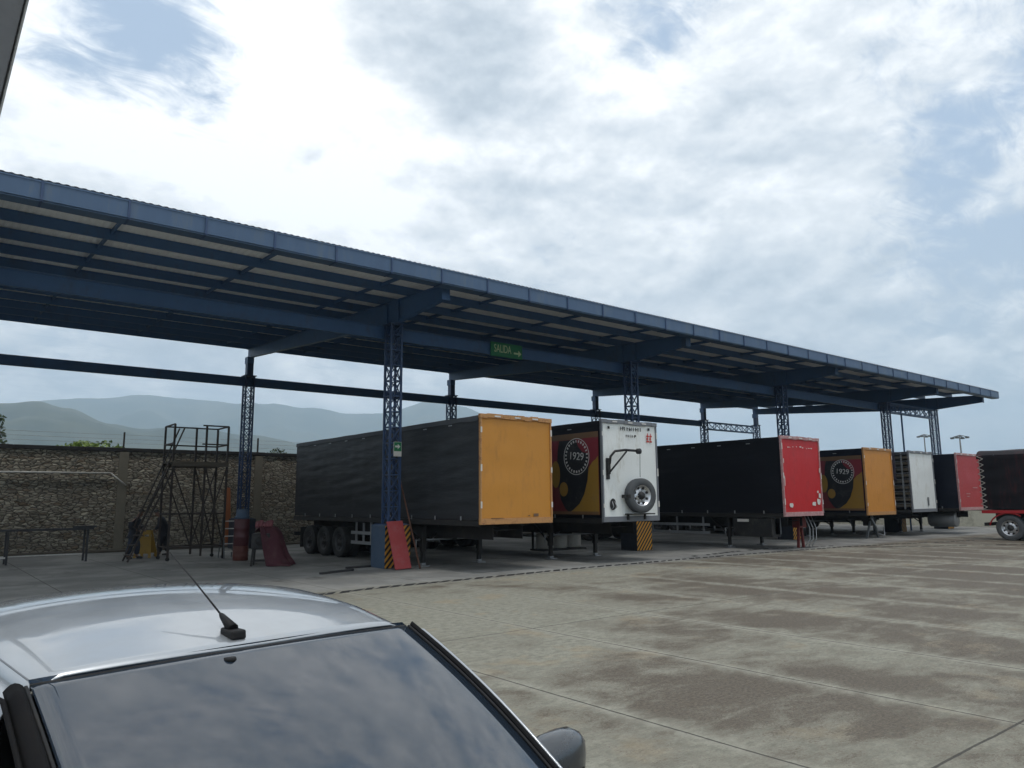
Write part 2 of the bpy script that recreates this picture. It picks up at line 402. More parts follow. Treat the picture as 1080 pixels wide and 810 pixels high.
# gutter along the front edge, in lengths with lapped joints
g = MB()
x = XL; gy0, gy1 = 15.98, 16.34
joints = []
while x < XR: joints.append(x); x += 1.5
for a, b_ in zip(joints, joints[1:] + [XR]):
    dz = random.uniform(-.008, .008); dy = random.uniform(-.006, .006)
    g.box(L3(a + .004, gy0 + dy, 7.53 + dz), L3(b_ - .004, gy0 + .03 + dy, 7.885 + dz))
    g.box(L3(a + .004, gy0 + .031, 7.50 + dz), L3(b_ - .004, gy1, 7.53 + dz))
    g.box(L3(a + .004, gy1, 7.50 + dz), L3(b_ - .004, gy1 + .02, 7.86 + dz))
    g.box(L3(a + .004, gy0 - .012 + dy, 7.868 + dz), L3(b_ - .004, gy0 - .001 + dy, 7.90 + dz))
g.build('gutter', M['gutter'], can)
for a in joints[1:]:
    g = MB(); g.box(L3(a - .022, gy0 - .03, 7.51), L3(a + .022, gy0 - .013, 7.89)); g.box(L3(a - .022, gy0 - .03, 7.485), L3(a + .022, gy1, 7.499))
    g.build('gutter_bracket', M['column_blue'], can)
# purlins: C sections on top of the cross beams
for y in [16.95, 18.45, 20.0, 21.5, 23.0, 24.5, 26.0, 27.5, 29.0, 30.4, 31.85]:
    zt = zroof(y) - .006; g = MB(); zb = zt - .25
    g.box(L3(XL, y - .008, zb), L3(XR - .15, y + .008, zt)); g.box(L3(XL, y + .0085, zb), L3(XR - .15, y + .05, zb + .010)); g.box(L3(XL, y + .0085, zt - .012), L3(XR - .15, y + .05, zt))
    g.build('purlin', M['blue'], can)
# sag bars between the purlins, three to a bay
k = XL + 2.2
while k < XR - 1:
    g = MB(); g.bar(L3(k, 16.97, zroof(16.97) - .085), L3(k, 31.83, zroof(31.83) - .085), .05, .09); g.build('sag_bar', M['blue'], can)
    k += BAY / 3
# tapered cross beams
def cross_beam(x):
    g = MB(); tf = .16
    ys_ = [16.55, YF - .35, YF + .35, YR - .25, YR + .22]
    top = [zroof(y) - .285 for y in ys_]; bot = [7.30, 7.13, 7.13, 7.98, 8.02]
    for i in range(4):
        for (w, za, zb) in ((.02, 0, 0),):
            p = [L3(x - w/2, ys_[i], bot[i]), L3(x - w/2, ys_[i+1], bot[i+1]), L3(x - w/2, ys_[i+1], top[i+1]), L3(x - w/2, ys_[i], top[i])]
            g.prism(p, (w, 0, 0))
        for z in (bot, top):
            s_ = -.016 if z is bot else .001
            p = [L3(x - tf/2, ys_[i], z[i] + s_), L3(x + tf/2, ys_[i], z[i] + s_), L3(x + tf/2, ys_[i+1], z[i+1] + s_), L3(x - tf/2, ys_[i+1], z[i+1] + s_)]
            g.prism(p, (0, 0, .015))
    g.box(L3(x - .13, 16.53, 7.26), L3(x + .13, 16.549, top[0] + .015))
    for y in (YF - .34, YF + .34):
        zt = zroof(y) - .29
        g.box(L3(x - tf/2 + .005, y - .008, 7.14), L3(x - .011, y + .008, zt)); g.box(L3(x + .011, y - .008, 7.14), L3(x + tf/2 - .005, y + .008, zt))
    g.box(L3(x - .14, YR - .13, 7.72), L3(x + .14, YR + .20, 8.0))
    return g
for x in XC: cross_beam(x).build('cross_beam', M['blue'], can)
# longitudinal beams on both column lines
for y, z0, z1 in ((YF + .30, 6.69, 7.05), (YR + .0, 6.76, 7.10)):
    g = MB(); xe = XC[4] - .2; zt = z1; zb = z0
    yy = y
    g.box(L3(XL, yy - .012, zb), L3(xe, yy + .012, zt)); g.box(L3(XL, yy - .07, zt), L3(xe, yy + .07, zt + .018)); g.box(L3(XL, yy - .07, zb - .018), L3(xe, yy + .07, zb))
    g.build('longitudinal_beam', M['blue'], can)
# lattice girder in the last short bay
for y in (YF, YR):
    g = MB(); a, b_ = XC[4] + .25, XC[5] - .25
    for dy in (-.16, .16):
        for z in (6.58, 7.06): g.bar(L3(a, y + dy, z), L3(b_, y + dy, z), .06)
        nseg = 9
        for i in range(nseg):
            x0 = a + (b_ - a) * i / nseg; x1 = a + (b_ - a) * (i + 1) / nseg
            g.bar(L3(x0, y + dy, 6.61 if i % 2 else 7.03), L3(x1, y + dy, 7.03 if i % 2 else 6.61), .035)
            g.bar(L3(x0, y + dy, 6.61), L3(x0, y + dy, 7.03), .03)
    g.build('lattice_girder', M['blue'], can)
# lattice columns
def column(x, y, z0, z1, neck, cname='column'):
    g = MB(); w = .172; zt = z1 - neck
    for sx in (-1, 1):
        for sy in (-1, 1):
            g.bar(L3(x + sx*w, y + sy*w, z0), L3(x + sx*w, y + sy*w, zt), .058)
    post = g.build(cname, M['column_blue'], can)
    g = MB(); step = .46; z = z0 + .02
    while z < zt - .1:
        zz = min(z + step, zt)
        for s_ in (-1, 1):
            g.bar(L3(x - w, y + s_*w, z), L3(x + w, y + s_*w, zz), .024); g.bar(L3(x + w, y + s_*(w - .03), z), L3(x - w, y + s_*(w - .03), zz), .024)
            g.bar(L3(x + s_*w, y - w, z), L3(x + s_*w, y + w, zz), .024); g.bar(L3(x + s_*(w - .03), y + w, z), L3(x + s_*(w - .03), y - w, zz), .024)
            g.bar(L3(x - w, y + s_*w, zz), L3(x + w, y + s_*w, zz), .032); g.bar(L3(x + s_*w, y - w, zz), L3(x + s_*w, y + w, zz), .032)
        z += step
    g.build('lacing', M['column_blue'], post)
    g = MB(); g.box(L3(x - .25, y - .25, zt), L3(x + .25, y + .25, zt + .03))
    if neck > .2: g.box(L3(x - .13, y - .13, zt + .03), L3(x + .13, y + .13, z1))
    g.build('cap_plate', M['column_blue'], post)
    g = MB(); g.box(L3(x - .34, y - .34, z0 - .018), L3(x + .34, y + .34, z0)); g.build('base_plate', M['column_blue'], post)
for i, x in enumerate(XC):
    column(x, YF, 1.22, 7.10, .03)
    column(x, YR, 1.22 if i == 1 else .02, 7.72, .55)
g = MB(); g.tube([L3(44.0, YF - .05, 6.55), L3(44.0, YF - .05, .02)], .05, 8); g.build('drain_pipe', M['blue'], can)

# pedestals under the front columns
def pedestal_face():
    g = MB(); return g
ped = thing('concrete_pedestal', 'waist high column pedestal with blue side behind the red leaning board', 'pedestal', (XC[1], YF - .02, 0), 0, 'striped pedestals under the canopy columns')
def ped_parts(root, side):
    w, d, h = .42, .40, 1.20
    g = MB(); g.box((-w, -d, 0), (w, d, h)); g.build('block', side, root, bevel=.015)
    g = MB()                                                     # hazard stripes: slanted bands cut to the face
    def band(t0, t1, mi):
        # region t0 < (z - x) < t1 in the face rectangle
        poly = [(-w + .01, .01), (w - .01, .01), (w - .01, h - .02), (-w + .01, h - .02)]
        def clip(poly, f):
            out = []
            for i in range(len(poly)):
                a, b_ = poly[i], poly[(i+1) % len(poly)]; fa, fb = f(a), f(b_)
                if fa >= 0: out.append(a)
                if fa * fb < 0:
                    t = fa / (fa - fb); out.append((a[0] + (b_[0]-a[0])*t, a[1] + (b_[1]-a[1])*t))
            return out
        poly = clip(poly, lambda p: (p[1] - p[0] * 1.15) - t0); 
        if len(poly) > 2: poly = clip(poly, lambda p: t1 - (p[1] - p[0] * 1.15))
        if len(poly) > 2: g.prism([(p[0], -d - .004, p[1]) for p in poly], (0, .003, 0), mi)
    t = -.6; i = 0
    while t < 1.9: band(t, t + .095, i % 2); t += .095; i += 1
    g.build('hazard_stripes', [M['black'], M['yellow']], root)
ped_parts(ped, M['ped_blue'])
ped2 = thing('concrete_pedestal', 'black column pedestal with amber hazard stripes beside the white nosed trailer with the spare wheel', 'pedestal', (XC[2], YF - .02, 0), 0, 'striped pedestals under the canopy columns')
ped_parts(ped2, M['conc_ped'])
dup(ped2, (XC[3], YF - .02, 0), 0, 'striped black column pedestal half hidden under the bright red trailer nose', 'striped pedestals under the canopy columns')
dup(ped2, (XC[4], YF - .02, 0), 0, 'striped black column pedestal between the orange nose and the plain white nose', 'striped pedestals under the canopy columns')
dup(ped2, (XC[5], YF - .02, 0), 0, 'black column pedestal beneath the last dull red trailer nose', 'striped pedestals under the canopy columns')
pr = thing('concrete_pedestal', 'dark plain column pedestal behind the tall red drum near the stone wall', 'pedestal', (XC[1], YR, 0))
g = MB(); g.box((-.42, -.40, 0), (.42, .40, 1.2)); g.build('block', M['conc_ped'], pr, bevel=.015)

# signs
sg = thing('exit_sign', 'long green exit sign hung on the blue front beam of the canopy', 'sign', (on_y(518, 368, YF + .2).x, YF + .215, 6.62))
g = MB(); g.box((0, 0, .02), (1.36, .03, .50)); g.build('board', M['green'], sg, bevel=.006)
text_mesh('SALIDA', .33, M['lettering'], 'lettering', sg, (.50, -.003, .28), (R(90), 0, 0), .003).scale = (.68, 1.15, 1)
g = MB()
g.box((.98, -.006, .17), (1.20, -.001, .23)); g.prism([(1.18, -.006, .09), (1.31, -.006, .20), (1.18, -.006, .31)], (0, .005, 0)); g.build('arrow', M['lettering'], sg)
sg = thing('evacuation_sign', 'small green arrow sign on the lattice column above the red leaning board', 'sign', (XC[1] + .02, YF - .30, 3.14))
g = MB(); g.box((-.13, 0, 0), (.13, .012, .42)); g.build('board', M['tape'], sg)
g = MB(); g.box((-.12, -.003, .15), (.12, -.0005, .41)); g.build('green_field', M['green'], sg)
g = MB(); g.prism([(-.085, -.006, .26), (.0, -.006, .26), (.0, -.006, .21), (.085, -.006, .285), (.0, -.006, .36), (.0, -.006, .31), (-.085, -.006, .31)], (0, .002, 0)); g.build('arrow', M['tape'], sg)

# ------------------------------------------------------------------ wheels (shared meshes)
def wheel_meshes(dual=True, rubber='rubber', rimm='rim', r=.51, w=.27):
    g = MB(); rr = [r - .20, r - .19, r - .03, r, r, r - .03, r - .19, r - .20]
    def tyre(x0):
        pr_ = [(r - .21, x0 + .03), (r - .17, x0 + .005), (r - .06, x0), (r - .012, x0 + .03)]
        for q in range(5):
            a = x0 + .04 + q * (w - .08) / 5; b_ = x0 + .04 + (q + 1) * (w - .08) / 5
            pr_ += [(r, a + .004), (r, b_ - .012), (r - .014, b_ - .010), (r - .014, b_)]
        pr_ += [(r - .012, x0 + w - .03), (r - .06, x0 + w), (r - .17, x0 + w - .005), (r - .21, x0 + w - .03)]
        g.lathe(pr_, 32, 0, 'x')
    tyre(0)
    if dual: tyre(w + .05)
    t = g.build('wheel', M[rubber], None)
    g = MB()
    g.lathe([(r - .205, .028), (r - .225, .035), (r - .24, .10), (.16, .13), (.155, .10), (.13, .095)], 28, 0, 'x'); g.lathe([(.13, .095), (.10, .03), (.085, .01), (.0, .005)], 20, 1, 'x')
    for k in range(10):
        a = 2 * math.pi * k / 10; g.tube([(.115, .135 * math.cos(a), .135 * math.sin(a)), (.07, .135 * math.cos(a), .135 * math.sin(a))], .014, 6)
    for k in range(8):
        a = 2 * math.pi * (k + .5) / 8; q = r - .285
        g.lathe([(.042, .02), (.040, -.028), (.0, -.028)], 10, 1, 'x', (.115, q * math.cos(a), q * math.sin(a)))
    rm = g.build('rim', [M[rimm], M['black']], None)
    return t, rm
W_STD = wheel_meshes(); W_RED = wheel_meshes(True, 'rubber_grey', 'alloy', .53); W_SPARE = wheel_meshes(False, 'rubber_grey', 'alloy', .52, .28)
TEMPLATES = [o for p in (W_STD, W_RED, W_SPARE) for o in p]
def put_wheel(kind, parent, loc, rz=0):
    t = share(kind[0], 'wheel', parent, loc, rz); r_ = share(kind[1], 'rim', t)
    return t

# ------------------------------------------------------------------ trailers
def wrinkled_side(g, x, y0, y1, z0, z1, amp, sgn, mi=0, seed=0, ny=60, nz=16):
    def fn(u, v):
        y = y0 + (y1 - y0) * u; z = z0 + (z1 - z0) * v
        edge = min(1, v * 6, (1 - v) * 6, u * 30, (1 - u) * 30)
        d = mnoise.noise(Vector((y * .55 + seed, z * 4.6 + y * .35, seed))) * .55 + mnoise.noise(Vector((y * 1.1, z * 9 + seed + y * .5, 3.3))) * .28 + mnoise.noise(Vector((y * 2.3, z * .9 + seed, 7.3))) * .3
        belly = math.sin(math.pi * v) * .4
        return (x + sgn * amp * edge * (d + belly), y, z)
    g.grid(fn, ny, nz, mi)
GROUP = 'semitrailers parked nose out under the canopy'
def trailer(label, x0, x1, ynose, length, ztop, zdeck, side, nose, edge, seed, legs=3.1, axles=3, guards=True, ga=5.6, gb=4.7, open_from=0, wheelk=None, rz=0, root=None, chass='chassis', group=GROUP):
    w = (x1 - x0) / 2
    t = root or thing('semitrailer', label, 'trailer', ((x0 + x1) / 2, ynose, 0), rz, group)
    rnd = random.Random(seed)
    # curtain body
    g = MB()
    for s_ in (-1, 1): wrinkled_side(g, s_ * (w - .02), .06 + open_from, length - .06, zdeck, ztop - .05, .030 if seed == 1 else .024, s_, 0, seed * 3.1 + s_, 110, 40)
    g.box((-w + .03, length - .059, zdeck), (w - .03, length - .03, ztop - .05))
    g.build('curtain', M[side], t, recalc=False)
    # tarpaulin roof, sagging between its bows, with a hem that hangs over the curtain top
    g = MB()
    def fn(u, v):
        y = .05 + (length - .1) * v; x = -w + 2 * w * u
        return (x, y, ztop - .045 + .05 * math.sin(math.pi * u) + .018 * math.cos(2 * math.pi * y / 1.1) * math.sin(math.pi * u) + .012 * mnoise.noise(Vector((x, y, seed))))
    g.grid(fn, 8, 70)
    for s_ in (-1, 1):
        def hem(u, v):
            y = .05 + (length - .1) * u
            return (s_ * (w + .004 + .008 * v), y, ztop - .045 - v * (.13 + .03 * mnoise.noise(Vector((y * 1.7, seed, 0)))) + .012 * mnoise.noise(Vector((s_ * w, y, seed))))
        g.grid(hem, 70, 2)
    g.build('roof_tarpaulin', M['roof_tarp'] if side not in ('curtain_black', 'curtain_navy') else M[side], t, recalc=False)
    # curtain buckles, each on its strap
    g = MB(); g.box((-.014, 0, -.02), (-.002, .05, .09)); bk0 = g.build('curtain_buckle', M['galv'], t); bk0.location = (-w, .8, zdeck)
    y = 2.05
    while y < length - .4:
        share(bk0, 'curtain_buckle', t, (-w, y, zdeck)); y += 1.25
    g = MB(); g.box((-.022, -.05, 0), (-.014, .12, .025)); tb0 = g.build('curtain_tab', M['galv'], t); tb0.location = (-w, 1.3, ztop - .235)
    y = 2.6
    while y < length - .4:
        if rnd.random() < .75: share(tb0, 'curtain_tab', t, (-w, y, ztop - .235))
        y += 1.25
    g = MB()
    for s_ in (-1, 1): g.box((s_ * (w - .06), .05, zdeck - .16), (s_ * (w + .0), length, zdeck - .015))
    g.box((-w + .061, .06, zdeck - .10), (w - .061, length - .01, zdeck - .03))
    g.build('deck', M[chass], t, bevel=.006)
    # nose bulkhead
    g = MB(); nz = 12
    def nf(u, v):
        e = min(1, u * 8, (1 - u) * 8, v * 8, (1 - v) * 8)
        return (-w + .05 + (2 * w - .1) * u, -.0 - .014 * e * mnoise.noise(Vector((u * 4 + seed, v * 5, seed))), zdeck + .04 + (ztop - zdeck - .14) * v)
    g.grid(nf, 14, 18); g.box((-w + .052, .02, zdeck), (w - .052, .05, ztop - .06))
    g.build('nose_panel', M[nose], t, recalc=False)
    for s_ in (-1, 1):
        g = MB(); g.bar((s_ * (w - .035), .005, zdeck - .05), (s_ * (w - .035), .005, ztop - .02), .048, .09, up=(0, 1, 0)); g.build('corner_post', M[edge], t, bevel=.012)
    g = MB()
    nseg = 10
    for i in range(nseg):
        a = -w + 2 * w * i / nseg; b_ = -w + 2 * w * (i + 1) / nseg; dz = rnd.uniform(-.012, .012)
        g.box((a, -.045 + rnd.uniform(-.006, .006), ztop - .11 + dz), (b_, .05, ztop + .005 + dz))
    g.build('top_rail', M[edge], t, bevel=.008)
    g = MB(); g.box((-w + .01, -.03, zdeck - .12), (w - .01, .049, zdeck + .035)); g.build('bottom_rail', M[edge], t, bevel=.008)
    for s_ in (-1, 1):
        for z in (zdeck + .3, zdeck + 1.25, ztop - .5):
            hh = rnd.uniform(.12, .24); g = MB(); g.box((s_ * (w - .035) - .025, -.047, z), (s_ * (w - .035) + .025, -.042, z + hh)); g.build('reflective_tape', M['tape'], t)
    for x in (-w * .55, 0, w * .5):
        g = MB(); g.box((x - .1, -.06, ztop - .075), (x + .1, -.053, ztop - .035)); g.build('marker_light', M['tape'], t, bevel=.002)
    # chassis
    g = MB()
    for s_ in (-1, 1):
        x = s_ * .5
        g.box((x - .07, .4, zdeck - .20), (x + .07, length - .2, zdeck - .165)); g.box((x - .01, .4, .82), (x + .01, length - .2, zdeck - .20)); g.box((x - .07, 2.2, .79), (x + .07, length - .2, .82))
    y = .9
    while y < length - .3:
        g.box((-w + .07, y, zdeck - .19), (-.58, y + .06, zdeck - .105)); g.box((.58, y, zdeck - .19), (w - .07, y + .06, zdeck - .105)); g.box((-.42, y, zdeck - .29), (.42, y + .06, zdeck - .19)); y += 1.1
    g.box((-w + .05, length - .10, .62), (w - .05, length - .0, .76)); g.tube([(0, .95, zdeck - .3), (0, .95, zdeck - .44)], .05, 10)
    g.box((-.4, .5, zdeck - .31), (.4, 1.6, zdeck - .292))
    g.build('chassis', M[chass], t)
    # landing legs
    if legs:
        for s_ in (-1, 1):
            x = s_ * (w - .25); g = MB()
            g.box((x - .07, legs - .07, .42), (x + .07, legs + .07, zdeck - .2)); g.box((x - .05, legs - .05, .1), (x + .05, legs + .05, .42))
            g.bar((x, legs, .62), (s_ * .45, legs + .05, .95), .05)
            g.bar((x, legs + .02, .5), (x, legs + .85, zdeck - .2), .05)
            lg = g.build('landing_leg', M[chass], t)
            g = MB(); g.box((x - .14, legs - .16, .0), (x + .14, legs + .16, .035)); g.box((x - .07, legs - .06, .035), (x + .07, legs + .06, .1)); g.build('foot', M['galv'], lg, bevel=.01)
        g = MB(); g.tube([(-w + .25, legs, .75), (w - .25, legs, .75)], .025, 8); g.tube([(-w + .16, legs, .75), (-w + .02, legs, .75), (-w + .02, legs, .5)], .016, 6); g.build('crank', M['galv'], t)
    # side guards
    if guards:
        for s_ in (-1, 1):
            g = MB(); ya, yb = ga, length - gb
            for z in (.55, .86): g.bar((s_ * (w - .05), ya, z), (s_ * (w - .05), yb, z), .03, .10)
            for y in (ya + .3, (ya + yb) / 2, yb - .3): g.box((s_ * (w - .12), y, .5), (s_ * (w - .07), y + .06, zdeck - .16))
            g.build('side_guard', M['galv'], t)
    # axles and wheels
    for k in range(axles):
        y = length - 1.35 - 1.22 * k
        g = MB(); g.tube([(-w + .3, y, .51), (w - .3, y, .51)], .07, 10)
        g.box((-.56, y - .35, .60), (-.46, y + .35, .68)); g.box((.46, y - .35, .60), (.56, y + .35, .68)); g.tube([(-.51, y, .68), (-.51, y, .79)], .05, 8); g.tube([(.51, y, .68), (.51, y, .79)], .05, 8)
        g.build('axle', M[chass], t)
        put_wheel(wheelk or W_STD, t, (-w + .02, y, .51)); put_wheel(wheelk or W_STD, t, (w - .02, y, .51), math.pi)
    for s_ in (-1, 1):
        g = MB(); g.box((s_ * (w - .6), length - .62, .22), (s_ * (w - .04), length - .60, .95)); g.build('mudflap', M['rubber'], t)
    return t

# artwork on two of the curtains: swirl, ring of lettering and the number
def mural(t, w, zdeck, ztop):
    x = -w - .03; off = [0]
    g = MB()
    def plate(poly, mi):
        off[0] += .003
        g.prism([(x - off[0], p[0], p[1]) for p in poly], (.002, 0, 0), mi)
    H = ztop - zdeck; z0 = zdeck + .10; z1 = ztop - .36; yb = 3.9
    def ell(cy, cz, ry, rz_, n=36, a0=0, a1=2*math.pi): return [(cy + ry * math.cos(a0 + (a1-a0)*i/n), cz + rz_ * math.sin(a0 + (a1-a0)*i/n)) for i in range(n)]
    F = lambda pts: [(p[0], z0 + (z1 - z0) * p[1]) for p in pts]
    plate([(.08, z0), (yb, z0), (yb, z1), (.08, z1)], 0)
    plate(F([(.08, .93), (yb, .92), (yb, 1), (.08, 1)]), 4)
    plate(F([(1.9, .93), (2.9, .92), (2.7, .70), (2.2, .55), (1.8, .7)]), 1)
    plate(F([(.09, .93), (.72, .93), (.70, .60), (.40, .62), (.25, .66), (.09, .70)]), 1)
    plate(F([(.09, .0), (1.40, .0), (1.25, .05), (.95, .13), (.72, .24), (.56, .40), (.50, .56), (.34, .63), (.20, .66), (.09, .70)]), 3)
    plate(F([(.52, .92), (.49, .60), (.55, .42), (.70, .25), (.92, .13), (1.22, .05), (1.38, .025), (1.55, .07), (1.74, .18), (1.86, .36), (1.90, .60), (1.86, .80), (1.78, .92)]), 2)
    plate(F([(.50, .925), (1.02, .925), (.92, .83), (.74, .76), (.48, .74)]), 1)
    plate(ell(1.96, z0 + (z1 - z0) * .50, .20, .42), 3)
    plate(ell(1.60, z0 + (z1 - z0) * .31, .19, .22), 3)
    plate([(.1, z0), (yb, z0), (yb, z0 + .09), (.1, z0 + .09)], 4)
    g.build('mural', [M['mural_red'], M['mural_crimson'], M['mural_black'], M['mural_gold'], M['mural_brown']], t)
    cy, cz, rr = 1.0, z0 + (z1 - z0) * .71, .56; xx = x - off[0] - .003
    g = MB()
    for r0, r1 in ((rr, rr - .022),):
        n = 56
        for i in range(n):
            a, b_ = 2*math.pi*i/n, 2*math.pi*(i+1)/n
            g.prism([(xx, cy + r0*math.cos(a), cz + r0*math.sin(a)), (xx, cy + r0*math.cos(b_), cz + r0*math.sin(b_)), (xx, cy + r1*math.cos(b_), cz + r1*math.sin(b_)), (xx, cy + r1*math.cos(a), cz + r1*math.sin(a))], (.002, 0, 0))
    rnd = random.Random(5)
    for i in range(26):                                              # ring of small worn letters
        a = 2*math.pi*(i + .5)/26; r1 = rr - .06; r0 = rr - .13; da = .055 * rnd.uniform(.7, 1.2)
        g.prism([(xx, cy + r*math.cos(a + s_*da), cz + r*math.sin(a + s_*da)) for r, s_ in ((r0, -1), (r0, 1), (r1, 1), (r1, -1))], (.002, 0, 0))
    g.build('ring_emblem', M['mural_white'], t)
    text_mesh('1929', .33, M['mural_white'], 'number', t, (xx, cy, cz), (R(90), R(6), R(-90)), .002)

# amber nose, charcoal curtain
t1 = trailer('charcoal curtain trailer with plain amber nose, behind the red leaning board', 11.55, 14.05, 15.75, 11.9, 4.12, 1.36, 'curtain_grey', 'nose_amber', 'edge_rust', 1)
g = MB(); g.box((.55, -.035, 1.42), (.72, -.028, 1.50)); g.box((.36, -.035, 1.43), (.42, -.028, 1.46)); g.box((-.9, -.04, 1.39), (-.5, -.028, 1.405)); g.build('scuff', M['mural_brown'], t1)
# white nose with davit and spare wheel
t2 = trailer('trailer with white nose carrying a spare wheel and davit, painted mural on its side', 15.98, 18.48, 15.7, 13.75, 4.24, 1.32, 'curtain_black', 'nose_white', 'edge_grey', 2, legs=2.6)
mural(t2, 1.25, 1.32, 4.24)
def spare(t, w):
    g = MB(); g.box((-w + .17, -.035, 2.45), (-w + .32, -.015, 3.08)); g.box((-w + .20, -.10, 2.6), (-w + .29, -.036, 3.0))
    d = g.build('davit', M['black'], t, bevel=.008)
    g = MB(); g.tube([(-w + .245, -.10, 2.9), (-w + .25, -.14, 3.12), (-w + .38, -.2, 3.28), (-w + .7, -.32, 3.32), (-w + 1.16, -.42, 3.30)], .038, 10)
    g.tube([(-w + .245, -.10, 2.66), (-w + .75, -.33, 3.28)], .028, 8); g.lathe([(.0, -.05), (.085, -.05), (.085, .05), (.0, .05)], 16, 0, 'y', (-w + 1.17, -.43, 3.29)); g.build('arm', M['black'], d)
    g = MB(); g.tube([(-w + 1.19, -.46, 3.24), (-w + 1.23, -.40, 2.52)], .008, 6); g.build('cable', M['black'], d)
    wh = put_wheel(W_SPARE, t, (-w + 1.40, -.34, 1.97), R(78)); 
    g = MB(); g.box((-w + .9, -.32, 1.405), (-w + 1.95, -.05, 1.44)); g.box((-w + 1.0, -.06, 1.25), (-w + 1.08, -.032, 1.405)); g.box((-w + 1.75, -.06, 1.25), (-w + 1.83, -.032, 1.405)); g.bar((-w + .85, -.30, 1.95), (-w + .85, -.03, 1.95), .10); g.build('wheel_rack', M['chassis'], t)
    g = MB()
    rnd = random.Random(4)
    # two short rows of worn black lettering, too worn to read, under the top rail
    for row, (z, x0, x1, hh) in enumerate(((ztop2 - .30, -.42, .52, .11), (ztop2 - .50, -.18, .30, .08))):
        x = x0
        while x < x1:
            ww = rnd.uniform(.05, .085)
            g.box((x, -.030, z), (x + ww * .35, -.024, z + hh)); 
            if rnd.random() < .7: g.box((x + ww * .35, -.030, z + hh * rnd.choice((0, .4, .75))), (x + ww, -.024, z + hh * rnd.choice((.3, .6, 1.))))
            x += ww + .03
    g.box((-w + .28, -.030, ztop2 - .28), (-w + .36, -.024, ztop2 - .20)); g.box((w - .42, -.03, ztop2 - .25), (w - .34, -.024, ztop2 - .17)); g.build('worn_lettering', M['black'], t)
    g = MB()
    for dx in (-.07, .07):
        for a in range(3):
            g.box((w - .37 + dx - .055, -.030, ztop2 - .62 + a * .085), (w - .37 + dx + (.055 if a != 1 else .02), -.024, ztop2 - .575 + a * .085))
        g.box((w - .37 + dx - .02, -.034, ztop2 - .60), (w - .37 + dx + .01, -.0305, ztop2 - .34))
    g.build('red_emblem', M['tape_red'], t)
    g = MB(); n = 14; xx, zz = -w + .42, 1.72
    g.prism([(xx + .13*math.cos(2*math.pi*i/n), -.032, zz + .17*math.sin(2*math.pi*i/n)) for i in range(n)], (0, .006, 0)); g.build('hose_socket', M['black'], t)
    g = MB()
    for s_ in (-.05, .05): g.tube([(xx + s_, -.05, zz + .08), (xx + s_ * 1.3, -.12, zz - .08), (xx + s_, -.05, zz - .13)], .014, 6)
    g.build('hose', M['galv'], t)
ztop2 = 4.24; spare(t2, 1.25)
g = MB()
for k in range(3):
    g.lathe([(0, -.26), (.26, -.26), (.30, -.22), (.30, .20), (.26, .25), (0, .26)], 20, 0, 'z', (-.45 + .62 * k, 3.5, .52)); g.build('tank', M['cream_plastic'], t2); g = MB()

g = MB(); g.box((-.80, 3.15, .20), (1.12, 3.85, .255)); g.build('tank_shelf', M['chassis'], t2)
for x in (-.70, 1.02):
    g = MB(); g.box((x - .03, 3.8, .256), (x + .03, 3.849, 1.13)); g.build('hanger', M['chassis'], t2)
# bright red nose, black curtain
t3 = trailer('black curtain trailer with bright red nose and flaking pink edges', 24.65, 27.30, 15.15, 13.9, 4.12, 1.32, 'curtain_black', 'nose_red', 'edge_pink', 3, legs=2.55, ga=3.3, gb=7.4)
w = 1.325
def ragged(x, z, a, b_, seed):
    r_ = random.Random(seed); pts = []
    for k in range(12):
        t = 2 * math.pi * k / 12; c, d = math.cos(t), math.sin(t); q = r_.uniform(.75, 1.1)
        pts.append((x + a / 2 + a / 2 * math.copysign(abs(c) ** .6, c) * q, -.034, z + b_ / 2 + b_ / 2 * math.copysign(abs(d) ** .6, d) * q))
    m_ = MB(); m_.prism(pts, (0, .006, 0)); m_.build('peeled_patch', M['white_paint'], t3)
for i_, (x, z, a, b_) in enumerate(((-1.0, 1.52, .24, .17), (.55, 1.56, .26, .16), (.90, 1.60, .24, .24), (1.02, 1.84, .18, .2), (.94, 2.04, .12, .10), (-1.24, 2.3, .05, .35), (1.18, 2.8, .06, .2), (-1.24, 3.1, .05, .2))): ragged(x, z, a, b_, i_)
for i in range(9): ragged(-.95 + i * .21 + random.uniform(-.05, .05), 3.70 + random.uniform(-.03, .03), random.uniform(.06, .17), random.uniform(.02, .05), 40 + i)
g = MB(); g.box((-1.30, .55, .46), (-.75, 2.2, 1.14)); g.build('tool_box', M['black'], t3, bevel=.02)
g = MB(); g.box((-1.31, 1.5, 1.0), (-1.303, 2.0, 1.10)); g.build('plate', M['tape'], t3)
g = MB(); g.box((-1.1, .55, .55), (-.7, .58, 1.18)); g.build('splash_flap', M['grey_metal'], t3)
for hx in (.5, .72, .95):
    g = MB(); g.tube([(hx, .3, 1.2), (hx + .06, .15, .75), (hx - .05, .1, .35), (hx - .16, .22, .12), (hx - .02, .3, .05)], .018, 6); g.build('air_hose', M['galv'], t3)
g = MB(); g.box((.45, .5, .75), (.95, .8, 1.16)); g.bar((.55, .65, .0), (.62, .65, .75), .09); g.bar((.9, .65, .0), (.82, .65, .75), .09); g.build('coupling_stand', M['chassis_red'], t3, bevel=.01)
